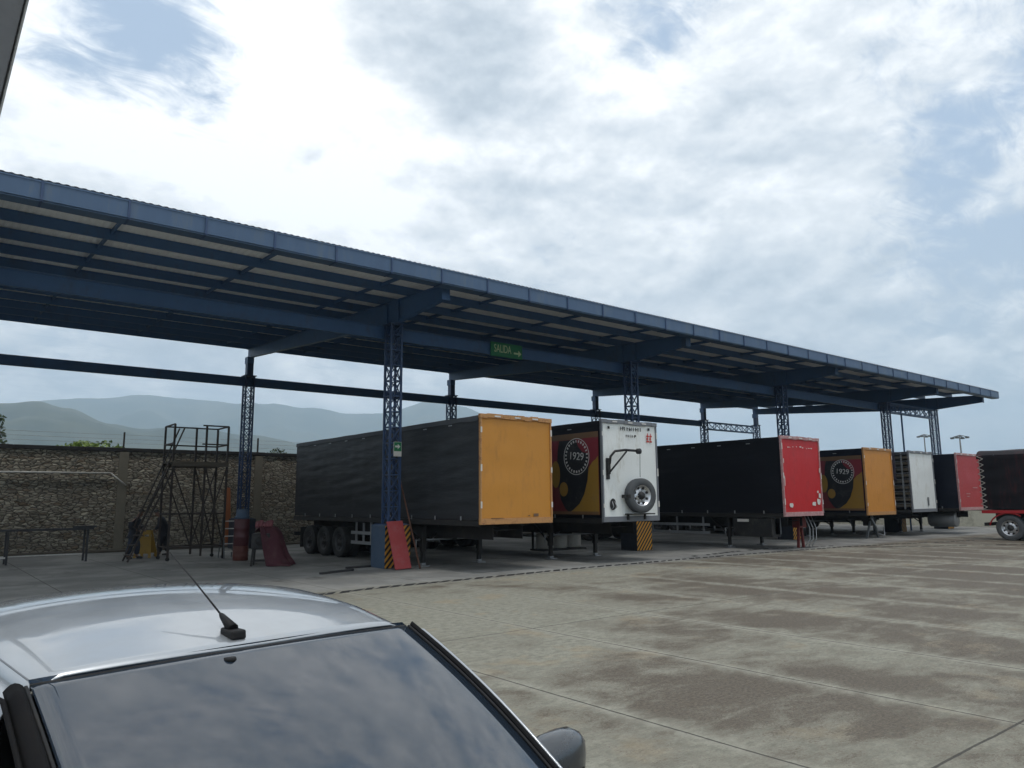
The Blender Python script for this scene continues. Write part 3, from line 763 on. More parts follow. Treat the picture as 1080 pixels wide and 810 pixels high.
# mural trailer with orange nose
t4 = trailer('trailer with plain orange nose and painted mural with a ring emblem on its side', 34.0, 36.75, 16.75, 13.6, 4.14, 1.18, 'curtain_navy', 'nose_orange', 'edge_rust', 4)
mural(t4, 1.375, 1.18, 4.14)
for (xa, xb) in ((-.5, .1), (.6, .1)):
    g = MB(); g.bar((xa, .55, .0), (xb, .55, 1.06), .08); g.build('trestle_leg', M['grey_metal'], t4)
g = MB(); g.tube([(-.5, .3, 1.0), (-.2, .2, .5), (.1, .3, .2), (.4, .15, .1), (.7, .3, .5)], .03, 6); g.build('air_hose', M['galv'], t4)
g = MB(); g.box((-.1, .5, .55), (.3, .9, .85)); g.build('coupling_block', M['chassis'], t4, bevel=.03)
# white nose, open slatted side
t5 = trailer('trailer with plain white nose and open slatted side under a plum tarpaulin', 37.75, 40.45, 16.4, 13.4, 4.10, 1.26, 'curtain_plum', 'nose_white', 'edge_grey', 5, open_from=1.2)
w = 1.35
for s_ in (-1, 1):
    for k in range(9):
        g = MB(); g.box((s_ * (w - .05), .06, 1.40 + k * .29), (s_ * (w - .02), 3.2, 1.52 + k * .29)); g.build('side_slat', M['plank'], t5)
    g = MB()
    for y in (.3, 1.25, 2.2, 3.15): g.box((s_ * (w - .018), y, 1.28), (s_ * (w + .01), y + .07, 4.0))
    for k in range(8): g.box((s_ * (w - .019), .06, 1.56 + k * .29), (s_ * (w - .004), 3.2, 1.585 + k * .29))
    g.build('stake_rack', M['galv'], t5)
g = MB()
def flap(u, v):
    y = .62 + 2.7 * u; zb = 2.62 - .3 * u + .06 * math.sin(u * 9); z = lerp(zb, 4.02, v)
    return (-w - .02 - .03 * mnoise.noise(Vector((y * 2, z * 1.2, 8))), y, z)
lerp = lambda a, b_, t: a + (b_ - a) * t
g.grid(flap, 16, 10); g.build('tarpaulin_flap', M['curtain_plum'], t5, recalc=False, solid=.006)
g = MB(); g.box((.35, -.03, 1.45), (.5, -.022, 1.85)); g.build('scuff', M['grey_metal'], t5)
# dull red nose, navy curtain
t6 = trailer('navy curtain trailer with dull red nose, between the plain white nose and the rope-laced trailer', 41.2, 44.15, 15.6, 13.4, 4.06, 1.30, 'curtain_navy', 'nose_red2', 'edge_pink', 6)
g = MB(); g.lathe([(0, -.65), (.34, -.65), (.38, -.6), (.38, .6), (.34, .65), (0, .65)], 22, 0, 'y', (-.55, 1.2, .72)); g.build('fuel_tank', M['galv'], t6)
g = MB(); g.box((-.6, -.03, 2.0), (-.1, -.022, 2.03)); g.box((-.55, -.03, 1.86), (-.2, -.022, 1.89)); g.box((.3, -.03, 2.3), (.9, -.022, 2.34)); g.build('scuff', M['edge_pink'], t6)

# tarped red-railed trailer at the right edge, seen along its side
ang = R(2); Lq = 11.0; wq = 1.25
fdir = Vector((math.sin(ang), -math.cos(ang), 0)); ldir = Vector((math.cos(ang), math.sin(ang), 0))
wheel_at = Vector((36.75, 12.05, 0))
rear = wheel_at - fdir * 1.0 + ldir * wq
nosep = rear + fdir * Lq
t7 = thing('flatbed_trailer', 'dark tarpaulin covered trailer with red rail and bright wheel rims, seen along its side', 'trailer', nosep, ang)
g = MB()
wrinkled_side(g, -wq, .1, Lq - .1, 1.30, 3.62, .05, -1, 0, 9, 80, 18); wrinkled_side(g, wq, .1, Lq - .1, 1.30, 3.62, .05, 1, 0, 12)
g.box((-wq + .03, Lq - .11, 1.3), (wq - .03, Lq - .08, 3.62)); g.box((-wq + .03, .08, 1.3), (wq - .03, .11, 3.62)); g.build('tarpaulin', M['tarp_dark'], t7, recalc=False)
g = MB()
def fn7(u, v):
    y = .0 + Lq * v; a = abs(u - .5) * 2
    return (-wq - .03 + (2 * wq + .06) * u, y, 3.88 - .24 * a ** 6 + .03 * mnoise.noise(Vector((u * 3, y * 1.3, 2))))
g.grid(fn7, 14, 60)
for s_ in (-1, 1):
    g.grid(lambda u, v: (s_ * (wq + .035 + .01 * v), Lq * u, 3.64 - v * (.16 + .05 * mnoise.noise(Vector((u * 14, s_, 5))))), 60, 2)
g.build('roof_tarpaulin', M['tarp_dark'], t7, recalc=False)
g = MB(); g.box((-wq - .03, 0, 1.14), (-wq + .07, Lq, 1.27)); g.box((wq - .07, 0, 1.14), (wq + .03, Lq, 1.27)); g.box((-wq + .071, Lq - .12, 1.14), (wq - .071, Lq + .02, 1.28)); g.box((-wq + .071, 0, 1.14), (wq - .071, .1, 1.28)); g.build('side_rail', M['nose_red2'], t7, bevel=.01)
g = MB(); g.box((-wq + .071, .1, 1.16), (wq - .071, Lq - .13, 1.22))
for s_ in (-.45, .45): g.box((s_ - .06, .3, .80), (s_ + .06, Lq - .3, 1.15))
g.box((-wq + .1, Lq - .16, .60), (wq - .1, Lq - .02, .74)); g.build('chassis', M['chassis'], t7)
g = MB()                                                           # rope lashing laced up the rear corner
for k in range(9):
    za = 1.28 + k * .26; zb = za + .13
    g.tube([(-wq - .05, Lq - .02, za), (-wq - .06, Lq - .26, zb)], .014, 6); g.tube([(-wq - .06, Lq - .26, zb), (-wq - .05, Lq - .02, za + .26)], .014, 6)
g.build('lashing', M['cream_plastic'], t7)
for k, y in enumerate((Lq - 1.0, Lq - 2.25)):
    put_wheel(W_RED, t7, (-wq + .01, y, .53)); put_wheel(W_RED, t7, (wq - .01, y, .53), math.pi)
    g = MB(); g.tube([(-wq + .25, y, .53), (wq - .25, y, .53)], .07, 10); g.build('axle', M['chassis'], t7)
g = MB(); y = Lq - 1.0
g.tube([(-wq + .02, y + .75 * math.cos(a), .53 + .62 * math.sin(a)) for a in [R(180 - 9 * i) * 1 for i in range(6, 20)]], .03, 8); g.build('fender', M['nose_red2'], t7)
for s_ in (-1, 1):
    g = MB(); g.box((s_ * (wq - .35) - .06, 2.0, .03), (s_ * (wq - .35) + .06, 2.12, 1.14)); g.box((s_ * (wq - .35) - .13, 1.93, 0), (s_ * (wq - .35) + .13, 2.19, .03)); g.build('landing_leg', M['chassis'], t7)

# ------------------------------------------------------------------ perimeter walls
def stone_mat():
    m, nt, b = new_mat('coursed rubble stone')
    tc = nt.new('ShaderNodeTexCoord').outputs['Object']
    sep = nt.new('ShaderNodeSeparateXYZ'); nt.link(tc, sep.inputs[0])
    cmb = nt.new('ShaderNodeCombineXYZ'); nt.link(sep.outputs[0], cmb.inputs[0]); nt.link(sep.outputs[2], cmb.inputs[1]); nt.link(sep.outputs[1], cmb.inputs[2])
    v = cmb.outputs[0]
    wob = nt.new('ShaderNodeTexNoise'); wob.inputs['Scale'].default_value = 1.6; nt.link(v, wob.inputs['Vector'])
    vm = nt.new('ShaderNodeMixRGB') if False else None
    add = nt.new('ShaderNodeVectorMath', operation='MULTIPLY_ADD'); nt.link(wob.outputs['Color'], add.inputs[0]); add.inputs[1].default_value = (.10, .10, .0); nt.link(v, add.inputs[2])
    vo = nt.new('ShaderNodeTexVoronoi'); vo.inputs['Scale'].default_value = 1; nt.link(nt.scale(add.outputs[0], (4.6, 11.5, 1)), vo.inputs['Vector'])
    ve = nt.new('ShaderNodeTexVoronoi', feature='DISTANCE_TO_EDGE'); ve.inputs['Scale'].default_value = 1; nt.link(nt.scale(add.outputs[0], (4.6, 11.5, 1)), ve.inputs['Vector'])
    rnd = nt.new('ShaderNodeSeparateColor'); nt.link(vo.outputs['Color'], rnd.inputs[0])
    c = nt.mix(rnd.outputs[0], (.26, .23, .18), (.62, .56, .44))
    c = nt.mix(nt.ramp(rnd.outputs[1], .75, .95, 0, .6), c, (.20, .12, .06))
    c = nt.mix(nt.ramp(nt.noise(v, 9, 6, .7), .35, .75, 0, .5), c, (.07, .06, .05))
    big = nt.noise(nt.scale(v, (.6, 1., 1)), .7, 5, .6)
    c = nt.mix(nt.ramp(big, .42, .68, 0, .45), c, (.25, .225, .18))
    joint = nt.ramp(ve.outputs['Distance'], .02, .10, 1, 0)
    c = nt.mix(nt.math('MULTIPLY', joint, .85), c, (.05, .043, .034))
    nt.link(c, b.inputs['Base Color']); b.inputs['Roughness'].default_value = .9
    bp = nt.new('ShaderNodeBump'); bp.inputs['Strength'].default_value = .9; bp.inputs['Distance'].default_value = .05
    nt.link(nt.math('ADD', nt.ramp(ve.outputs['Distance'], .0, .22), nt.math('MULTIPLY', nt.noise(v, 14, 4), .35)), bp.inputs['Height']); nt.link(bp.outputs[0], b.inputs['Normal'])
    return m
M['stone'] = stone_mat()
YW = 33.6
wl = thing('stone_wall', 'tall rough stone boundary wall with dark coping behind the scaffold', 'wall', (0, YW, 0))
g = MB(); g.box((-45, 0, -.2), (60, .35, 3.93)); g.build('masonry', M['stone'], wl)
g = MB()
x = -45.
while x < 60:
    dz = random.uniform(-.015, .015); g.box((x, -.06, 3.93 + dz + .016), (x + 2.38, .42, 4.10 + dz)); x += 2.4
g.build('coping', M['coping'], wl, bevel=.015)
for x in (-4.2, 1.3, 6.78, 12.3, 17.8, 23.3):
    g = MB(); g.box((x - .17, -.08, -.1), (x + .17, -.003, 3.92)); g.build('pier', paint('mortar pier', (.22, .195, .15), .9, var=.3, scale=3), wl)
    g = MB(); g.bar((x, .18, 4.1), (x, .18, 4.74), .06); g.build('wire_post', M['rust_steel'], wl)
g = MB()
for k in range(3): g.tube([(-20 + 1.5 * i, .18, 4.30 + .17 * k - .02 * math.sin(math.pi * ((i * 1.5) % 5.5) / 5.5)) for i in range(40)], .006, 4)
g.build('barbed_wire', M['galv'], wl)
g = MB(); a = on_y(-40, 497, YW - .1); b_ = on_y(117, 499, YW - .1); c_ = on_y(133, 512, YW - .1)
g.tube([a, b_], .035, 8); g.tube([b_, c_], .03, 8)
tag(g.build('white_pipe', M['white_paint']), 'long white pipe fixed across the stone wall with a bent end', 'pipe')
g = MB(); g.box((-25, YW - .95, 0), (35, YW - .01, .07)); tag(g.build('kerb', M['plank'], bevel=.01), kind='structure')

wl2 = thing('painted_wall', 'cream painted end wall far behind the last trailers', 'wall', (53, 0, 0))
g = MB(); g.box((0, -30, -.1), (.25, 33.5, 2.5)); g.build('masonry', M['pale_wall'], wl2)
g = MB(); g.box((-.03, -30, 2.5), (.28, 33.5, 2.62)); g.build('coping', M['coping'], wl2)

# ------------------------------------------------------------------ yard clutter
# rolling access tower
A = on_ground(234.5, 589)
sx0, sx1, sy0, sy1 = -1.75, 0., 0., 1.15
tw = thing('access_tower', 'rusty steel access tower with railed platform and steep stair by the stone wall', 'scaffold', (A.x, A.y, 0))
g = MB(); ph = 3.22; rh = 4.45
for x in (sx0, (sx0 + sx1) / 2 + .15, sx1):
    for y in (sy0, sy1): g.bar((x, y, .12), (x, y, rh if not (x == sx0 and y == sy0) else rh), .06)
g.build('upright', M['rust_steel'], tw)
g = MB()
for z in (ph + .6, rh):
    g.bar((sx0, sy1, z), (sx1, sy1, z), .045); g.bar((sx0, sy0, z), (sx0, sy1, z), .045); g.bar((sx1, sy0, z), (sx1, sy1, z), .045); g.bar((sx0 + .9, sy0, z), (sx1, sy0, z), .045)
g.build('guard_rail', M['rust_steel'], tw)
g = MB(); g.box((sx0 - .04, sy0 - .05, ph - .16), (sx1 + .04, sy0 + .01, ph)); g.box((sx0 - .04, sy1 - .01, ph - .16), (sx1 + .04, sy1 + .05, ph)); g.box((sx0 - .04, sy0 + .011, ph - .05), (sx1 + .04, sy1 - .011, ph - .005)); g.build('platform', M['plank'], tw)
g = MB(); xm = (sx0 + sx1) / 2 + .15
for y in (sy0, sy1):
    g.bar((sx0, y + .03, ph - .15), (xm, y + .03, .35), .04); g.bar((xm, y - .03, ph - .15), (sx1, y - .03, .35), .04); g.bar((xm, y + .03, .45), (sx1, y + .03, ph - .2), .035)
    for z in (.42, 1.5): g.bar((sx0, y, z), (sx1, y, z), .045)
for x in (sx0, xm, sx1):
    for z in (.42, 1.5): g.bar((x, sy0, z), (x, sy1, z), .04)
g.build('brace', M['rust_steel'], tw)
g = MB()
for y in (sy0 + .1, sy0 + .75):
    g.bar((sx0 - 1.15, y, .03), (sx0 + .16, y, ph + .02), .05); g.bar((sx0 - .88, y, 1.1), (sx0 + .34, y, ph + 1.15), .04)
    g.bar((sx0 - .88, y, 1.1), (sx0 - .735, y, 1.0), .04)
g.build('stair_stringer', M['rust_steel'], tw)
g = MB()
for k in range(10):
    f_ = (k + .7) / 10.6; g.box((sx0 - 1.15 + 1.31 * f_ - .09, sy0 + .13, ph * f_), (sx0 - 1.15 + 1.31 * f_ + .09, sy0 + .72, ph * f_ + .03))
g.build('stair_tread', M['rust_steel'], tw)
for x in (sx0, sx1):
    for y in (sy0, sy1):
        g = MB(); g.lathe([(.0, -.025), (.06, -.025), (.06, .025), (.0, .025)], 14, 0, 'y', (x, y, .06)); g.build('caster', M['rubber'], tw)

# steel work frame on the left
A = on_ground(91, 592)
wb = thing('work_frame', 'long low steel work frame with a grey sheet standing against its end', 'frame', (A.x, A.y, 0))
Lb = 3.8; hb = 1.05
g = MB(); g.bar((-Lb, 0, hb), (.15, 0, hb), .08, .07); g.bar((-Lb, .55, hb), (.05, .55, hb), .05, .05)
for x in (-Lb + .2, -2.2, -.02): g.bar((x, 0, hb), (x, .55, hb), .05)
g.box((-.45, -.06, hb + .036), (.22, .10, hb + .10)); g.build('top_rail', M['bench_steel'], wb)
for x in (-Lb + .2, -2.2, -.02):
    for y in (0, .55):
        g = MB(); g.bar((x, y, 0), (x, y, hb - .03), .06); g.build('leg', M['bench_steel'], wb)
g = MB(); g.bar((-Lb + .2, 0, .22), (-2.2, 0, .22), .05); g.bar((-Lb + .2, .55, .22), (-.02, .55, .22), .04); g.build('lower_rail', M['white_paint'], wb)
g = MB(); g.box((-4.2, .10, .12), (-2.55, .14, hb - .06)); g.build('sheet', M['grey_metal'], wb)
g = MB(); p = on_ground(60, 590); g.box((p.x - 2.6, p.y + 2.2, .0), (p.x + .6, p.y + 2.45, .12)); tag(g.build('timber_beam', M['plank'], bevel=.01), 'pale timber beam lying on the ground behind the work frame', 'timber')

# white step ladder rack
A = on_ground(237, 588)
ld = thing('step_ladder', 'small white runged step ladder beside the tall red drum', 'ladder', (A.x + .02, A.y - .55, 0), R(0))
g = MB()
for x in (-.22, .22): g.bar((x, 0, 0), (x, .28, 1.35), .035); g.bar((x, .62, 0), (x, .31, 1.30), .03)
g.build('side_rail', M['grey_metal'], ld)
for k in range(5):
    g = MB(); z = .22 + k * .25; y = .28 * z / 1.35; g.box((-.205, y - .05, z), (.205, y + .04, z + .028)); g.build('tread', M['white_paint'], ld)
# orange plank leaning on the wall
p = on_ground(243, 577); g = MB(); g.bar((p.x, YW - .55, 0.0), (p.x + .02, YW - .06, 2.5), .24, .045, up=(0, 1, 0))
o = tag(g.build('orange_plank', M['orange'], bevel=.006), 'upright orange plank leaning on the stone wall next to the tower', 'plank')
# tall red drum
A = on_ground(256.5, 591.5)
dr = thing('steel_drum', 'tall dark red steel drum with blue grey lid beneath the rear lattice column', 'drum', (A.x, A.y + .28, 0))
def drum_body(z0, z1, r=.24):
    pr_ = [(0, z0), (r - .01, z0), (r, z0 + .02)]; H = z1 - z0
    for f_ in (.33, .66): pr_ += [(r, z0 + H*f_ - .03), (r + .014, z0 + H*f_), (r, z0 + H*f_ + .03)]
    return pr_ + [(r, z1 - .02), (r - .01, z1), (0, z1)]
g = MB(); g.lathe(drum_body(.0, .46), 30); g.build('lower_drum', M['red_drum2'], dr)
g = MB(); g.lathe(drum_body(.461, 1.33), 30); g.build('body', M['red_drum'], dr)
g = MB(); g.lathe([(0, 1.331), (.23, 1.331), (.23, 1.42), (.19, 1.43), (.18, 1.60), (.16, 1.64), (0, 1.64)], 24); g.build('lid', M['ped_blue'], dr)
# machine under a red cloth
A = on_ground(283, 597)
mc = thing('compressor', 'black machine on a short legged stand half under a dark red cloth', 'machine', (A.x - .12, A.y + .25, 0), R(-30))
g = MB(); g.box((-.28, -.2, .48), (.24, .25, .95)); g.build('housing', M['black'], mc, bevel=.03)
g = MB(); g.lathe([(0, -.02), (.13, -.02), (.14, 0), (.11, .03), (0, .03)], 18, 0, 'y', (-.02, -.20, .72)); g.build('fan_guard', M['chassis'], mc)
for x in (-.23, .19):
    for y in (-.15, .2):
        g = MB(); g.bar((x, y, .48), (x * 1.15, y * 1.1, 0), .05); g.build('leg', M['chassis'], mc)
g = MB(); g.bar((-.25, -.16, .15), (.21, -.16, .15), .035); g.bar((-.25, .21, .15), (.21, .21, .15), .035); g.build('stretcher', M['chassis'], mc)
g = MB()
def cloth(u, v):
    # draped over the machine top and falling to the ground on its far side
    y = -.34 + .72 * v; k = mnoise.noise(Vector((v * 6, u * 2, 1.7)))
    prof = [(-.16, .99), (-.02, 1.13), (.14, 1.14), (.34, 1.10), (.50, .92), (.62, .62), (.74, .30), (.92, .03)]
    t = u * (len(prof) - 1); i = min(int(t), len(prof) - 2); f_ = t - i
    x = prof[i][0] * (1 - f_) + prof[i+1][0] * f_; z = prof[i][1] * (1 - f_) + prof[i+1][1] * f_
    fold = math.sin(v * 21 + u * 2) * .05 * u
    q = min(1, max(0, (u - .18) / .2)) * min(1, max(0, (.42 - v) / .42))        # the near edge hangs down to the ground
    z = z * (1 - q) + .02 * q; y = y - .10 * q
    return (x + fold + k * .05, y * (1 + .15 * u), max(.012, z + k * .05 * (1 - u * .6) + .03 * math.sin(v * 13) * u))
g.grid(cloth, 24, 26)
cl = g.build('cloth', M['wine_cloth'], None, (A.x - .12, A.y + .25, 0), recalc=False, solid=.012); cl.rotation_euler = (0, 0, R(-34)); tag(cl, 'dark red cloth draped over the black machine and trailing on the ground', 'cloth')
g = MB()
for k in range(5):
    g.tube([(-.22 + .1 * k, -.1 + .04 * math.sin(k), 1.13), (-.15 + .1 * k, 0, 1.24 + .04 * math.sin(k * 2.1)), (-.12 + .09 * k, .12, 1.15)], [.05, .075, .045], 9)
g2 = tag(g.build('rag', M['pink_cloth'], None, (A.x - .12, A.y + .25, 0)), 'crumpled pink rag heaped on top of the red cloth', 'rag')

# red leaning board and pole at the near pedestal
A = on_ground(420, 602.5)
p0 = Vector((XC[1] - .20, YF - .56, 1.30)); p1 = Vector((A.x + .02, A.y, .03))
p1 = Vector((XC[1] - .16, YF - 1.02, .02))
g = MB(); g.bar(p1, p0, .50, .05, up=(0, -1, 0))
tag(g.build('red_board', M['red_board'], bevel=.008), 'faded red board leaning on the blue sided pedestal', 'board')
def on_x(px, py, x):
    d = direction(px, py); return Vector((0, 0, CAM_H)) + d * (x / d.x)
qa = on_x(420, 497, 11.47); qb = on_x(440, 586, 11.30); dd = (qb - qa); qb = qa + dd * ((qa.z - .02) / -dd.z)
g = MB(); g.tube([qb, qa], .024, 8)
tag(g.build('leaning_pole', paint('brown wooden pole', (.12, .05, .03), .7)), 'thin brown pole leaning beside the charcoal trailer curtain', 'pole')
for (pa, pb, lab) in (((338, 606), (372, 602), 'longer dark steel strip lying flat in front of the blue pedestal'), ((365, 600), (392, 598), 'shorter dark steel strip on the floor next to the blue pedestal')):
    g = MB(); a = on_ground(*pa); b_ = on_ground(*pb); g.bar(a + Vector((0, 0, .03)), b_ + Vector((0, 0, .03)), .10, .05); tag(g.build('steel_strip', M['bench_steel']), lab, 'steel strip')

# yellow folding barrier between the two men
A = on_ground(154, 588)
yb = thing('folding_barrier', 'yellow folding floor barrier between the two workers', 'barrier', (A.x, A.y + .1, 0), R(-35))
for s_ in (-1, 1):
    g = MB()
    def q2(u, z): return (u, s_ * (.05 + .24 * (1 - z / .95)), z)
    outer = [q2(-.30, .0), q2(.30, .0), q2(.16, .95), q2(-.16, .95)]
    g.prism([q2(-.30, 0), q2(-.20, 0), q2(-.10, .93), q2(-.16, .93)], (0, s_ * .02, 0)); g.prism([q2(.20, 0), q2(.30, 0), q2(.16, .93), q2(.10, .93)], (0, s_ * .02, 0))
    g.prism([q2(-.205, .14), q2(.205, .14), q2(.125, .70), q2(-.125, .70)], (0, s_ * .022, 0)); g.prism([q2(-.13, .78), q2(.13, .78), q2(.11, .93), q2(-.11, .93)], (0, s_ * .021, 0))
    g.build('panel', M['yellow_cloth'], yb)
g = MB(); g.tube([(-.14, 0, .94), (.14, 0, .94)], .025, 8); g.build('hinge', M['black'], yb)

# ------------------------------------------------------------------ people
def skin_mesh(name, joints, edges, root, mat_, parent, subdiv=2, loc=(0, 0, 0)):
    me = bpy.data.meshes.new(name); keys = list(joints)
    me.from_pydata([joints[k][0] for k in keys], [(keys.index(a), keys.index(b)) for a, b in edges], [])
    o = bpy.data.objects.new(name, me); COL.objects.link(o)
    md = o.modifiers.new('skin', 'SKIN'); md.use_smooth_shade = True; md.branch_smoothing = .4
    for i, k in enumerate(keys):
        r_ = joints[k][1]; sv = me.skin_vertices[0].data[i]; sv.radius = (r_, r_) if not isinstance(r_, tuple) else r_
        sv.use_root = (k == root)
    sb = o.modifiers.new('sub', 'SUBSURF'); sb.levels = sb.render_levels = subdiv
    bpy.context.view_layer.update()
    m2 = bpy.data.meshes.new_from_object(o.evaluated_get(bpy.context.evaluated_depsgraph_get()))
    bpy.data.objects.remove(o)
    m2.materials.clear(); m2.materials.append(mat_)
    r_ = bpy.data.objects.new(name, m2); COL.objects.link(r_); r_.location = loc
    if parent: r_.parent = parent
    return r_
def worker(loc, rz, label, lean, hands, headtilt, trousers):
    # faces +x in its own frame; lean bends the trunk forward; hands: two points reached
    root = thing('person', label, 'person', loc, rz, 'workers by the stone wall')
    hip = Vector((0, 0, .88)); ch = hip + Vector((math.sin(lean), 0, math.cos(lean))) * .34; nk = hip + Vector((math.sin(lean * 1.1), 0, math.cos(lean * 1.1))) * .53
    hd = nk + Vector((math.sin(lean * 1.2 + headtilt), 0, math.cos(lean * 1.2 + headtilt))) * .17
    face = Vector((math.cos(lean + headtilt), 0, -math.sin(lean + headtilt)))
    J = {'pelvis': (hip, (.13, .16)), 'waist': (hip + (ch - hip) * .5, (.115, .145)), 'chest': (ch, (.125, .17)), 'neck0': (nk - (nk - ch) * .15, .075), 'neck': (nk + (hd - nk) * .25, .052),
         'jaw': (nk + (hd - nk) * .62 + face * .025, (.066, .062)), 'skull': (hd + (hd - nk).normalized() * .03, (.092, .078)), 'crown': (hd + (hd - nk).normalized() * .10, (.055, .05))}
    E = [('pelvis', 'waist'), ('waist', 'chest'), ('chest', 'neck0'), ('neck0', 'neck'), ('neck', 'jaw'), ('jaw', 'skull'), ('skull', 'crown')]
    J['nose'] = (J['jaw'][0] + (hd - nk).normalized() * .055 + face * .085, .016); E.append(('jaw', 'nose'))
    C = {k: J[k] for k in ('pelvis', 'waist', 'chest')}; CE = [('pelvis', 'waist'), ('waist', 'chest')]
    C['hem'] = (hip - Vector((0, 0, .10)), (.150, .185)); CE.append(('pelvis', 'hem')); C['collar'] = (nk - (nk - ch) * .1, .085); CE.append(('chest', 'collar'))
    T = {'pelvis': (hip + Vector((0, 0, .10)), (.145, .172)), 'crotch': (hip - Vector((0, 0, .06)), (.14, .165))}; TE = [('pelvis', 'crotch')]
    for s_, hand in ((1, hands[0]), (-1, hands[1])):
        n_ = 'l' if s_ > 0 else 'r'; sh = ch + Vector((math.sin(lean) * .08, s_ * .19, math.cos(lean) * .08)); hand = Vector(hand)
        mid = (sh + hand) / 2; L_ = (hand - sh).length; bend = math.sqrt(max(.0, .29 ** 2 - (L_ / 2) ** 2))
        el = mid + Vector((-.55, s_ * .75, -.2)).normalized() * bend
        J['sh' + n_] = (sh, .068); J['el' + n_] = (el, .043); J['wr' + n_] = (hand, .030)
        E += [('chest', 'sh' + n_), ('sh' + n_, 'el' + n_), ('el' + n_, 'wr' + n_)]
        C['sh' + n_] = (sh, .100); C['el' + n_] = (el, .078); C['cuff' + n_] = (el + (hand - el) * .84, .060); CE += [('chest', 'sh' + n_), ('sh' + n_, 'el' + n_), ('el' + n_, 'cuff' + n_)]
        d = (hand - el).normalized(); side = d.cross(Vector((0, 0, 1))).normalized(); dn = side.cross(d)
        J['pm' + n_] = (hand + d * .055, (.036, .020)); E.append(('wr' + n_, 'pm' + n_))
        for k, (o_, ln) in enumerate(((-.030, .062), (-.010, .075), (.010, .070), (.029, .055))):
            b0 = hand + d * .095 + side * o_; J['fa%d' % k + n_] = (b0, .0095); J['fb%d' % k + n_] = (b0 + d * ln * .55 - dn * .012, .0085); J['fc%d' % k + n_] = (b0 + d * ln * .85 - dn * .035, .007)
            E += [('pm' + n_, 'fa%d' % k + n_), ('fa%d' % k + n_, 'fb%d' % k + n_), ('fb%d' % k + n_, 'fc%d' % k + n_)]
        tb = hand + d * .035 - side * .04; J['ta' + n_] = (tb, .011); J['tb' + n_] = (tb + d * .045 - side * .018 - dn * .01, .008); E += [('pm' + n_, 'ta' + n_), ('ta' + n_, 'tb' + n_)]
        hp = hip + Vector((0, s_ * .095, -.06)); fx = .10 * s_; kn = Vector((fx * .6 + .05, s_ * .12, .47)); an = Vector((fx - .02, s_ * .13, .09))
        J['hp' + n_] = (hp, .092); J['kn' + n_] = (kn, .062); J['an' + n_] = (an, .042); J['ft' + n_] = (an + Vector((.09, s_ * .015, -.045)), (.045, .036)); J['to' + n_] = (an + Vector((.18, s_ * .025, -.058)), (.042, .026))
        E += [('pelvis', 'hp' + n_), ('hp' + n_, 'kn' + n_), ('kn' + n_, 'an' + n_), ('an' + n_, 'ft' + n_), ('ft' + n_, 'to' + n_)]
        T['hp' + n_] = (hp - Vector((0, 0, .05)), .122); T['kn' + n_] = (kn, .098); T['an' + n_] = (an + Vector((0, 0, .03)), .088); TE += [('crotch', 'hp' + n_), ('hp' + n_, 'kn' + n_), ('kn' + n_, 'an' + n_)]
    for k in list(C):
        if k in ('pelvis', 'waist', 'chest'): C[k] = (C[k][0], tuple(q * 1.28 for q in C[k][1]))
    skin_mesh('body', J, E, 'pelvis', M['skin'], root)
    skin_mesh('shirt', C, CE, 'pelvis', M['cloth_dark'], root); skin_mesh('trousers', T, TE, 'pelvis', M[trousers], root)
    for s_ in (1, -1):
        n_ = 'l' if s_ > 0 else 'r'; an = J['an' + n_][0]
        skin_mesh('boot', {'a': (an + Vector((-.01, 0, -.0)), .058), 'h': (an + Vector((-.02, 0, -.045)), .05), 'f': (an + Vector((.10, s_ * .015, -.045)), (.05, .044)), 't': (an + Vector((.21, s_ * .028, -.055)), (.044, .034))}, [('a', 'h'), ('h', 'f'), ('f', 't')], 'h', M['black'], root)
    up = (hd - nk).normalized(); g = MB(); side = Vector((0, 1, 0))
    vs = []; nu, nv = 18, 8
    for j in range(nv + 1):
        for i in range(nu):
            ph_ = R(100) * j / nv; th = 2 * math.pi * i / nu
            reach = 1.0 if math.cos(th) < .25 else .62
            ph_ *= reach
            dd = up * math.cos(ph_) + (face * math.cos(th) + side * math.sin(th)) * math.sin(ph_)
            vs.append(hd + up * .035 - face * .008 + Vector((dd.x * .102, dd.y * .090, dd.z * .112)))
    g.add(vs, [(j*nu+i, j*nu+(i+1) % nu, (j+1)*nu+(i+1) % nu, (j+1)*nu+i) for j in range(nv) for i in range(nu)], 0, True); g.build('hair', M['hair'], root)
    g = MB()
    for s_ in (-1, 1): g.lathe([(0, -.008), (.024, -.008), (.030, .0), (.022, .010), (0, .006)], 10, 0, 'y', tuple(hd + up * .0 + side * s_ * .083)); 
    g.build('ear', M['skin'], root)
    g = MB()
    for s_ in (-1, 1): g.lathe([(0, -.006), (.012, -.004), (.013, .0), (0, .006)], 8, 0, 'x', tuple(hd + up * .01 + face * .083 + side * s_ * .03))
    g.build('eye', M['tape'], root)
    return root
A = on_ground(139, 589.5); worker((A.x, A.y, 0), R(-38), 'dark clothed worker standing between the work frame and the yellow barrier', .20, ((.26, .16, .98), (.24, -.22, .96)), .35, 'cloth_navy')
A = on_ground(172, 586); worker((A.x, A.y, 0), R(150), 'dark clothed worker stooping at the foot of the tower stair', .30, ((.30, .14, .92), (.28, -.24, .90)), .4, 'cloth_dark')

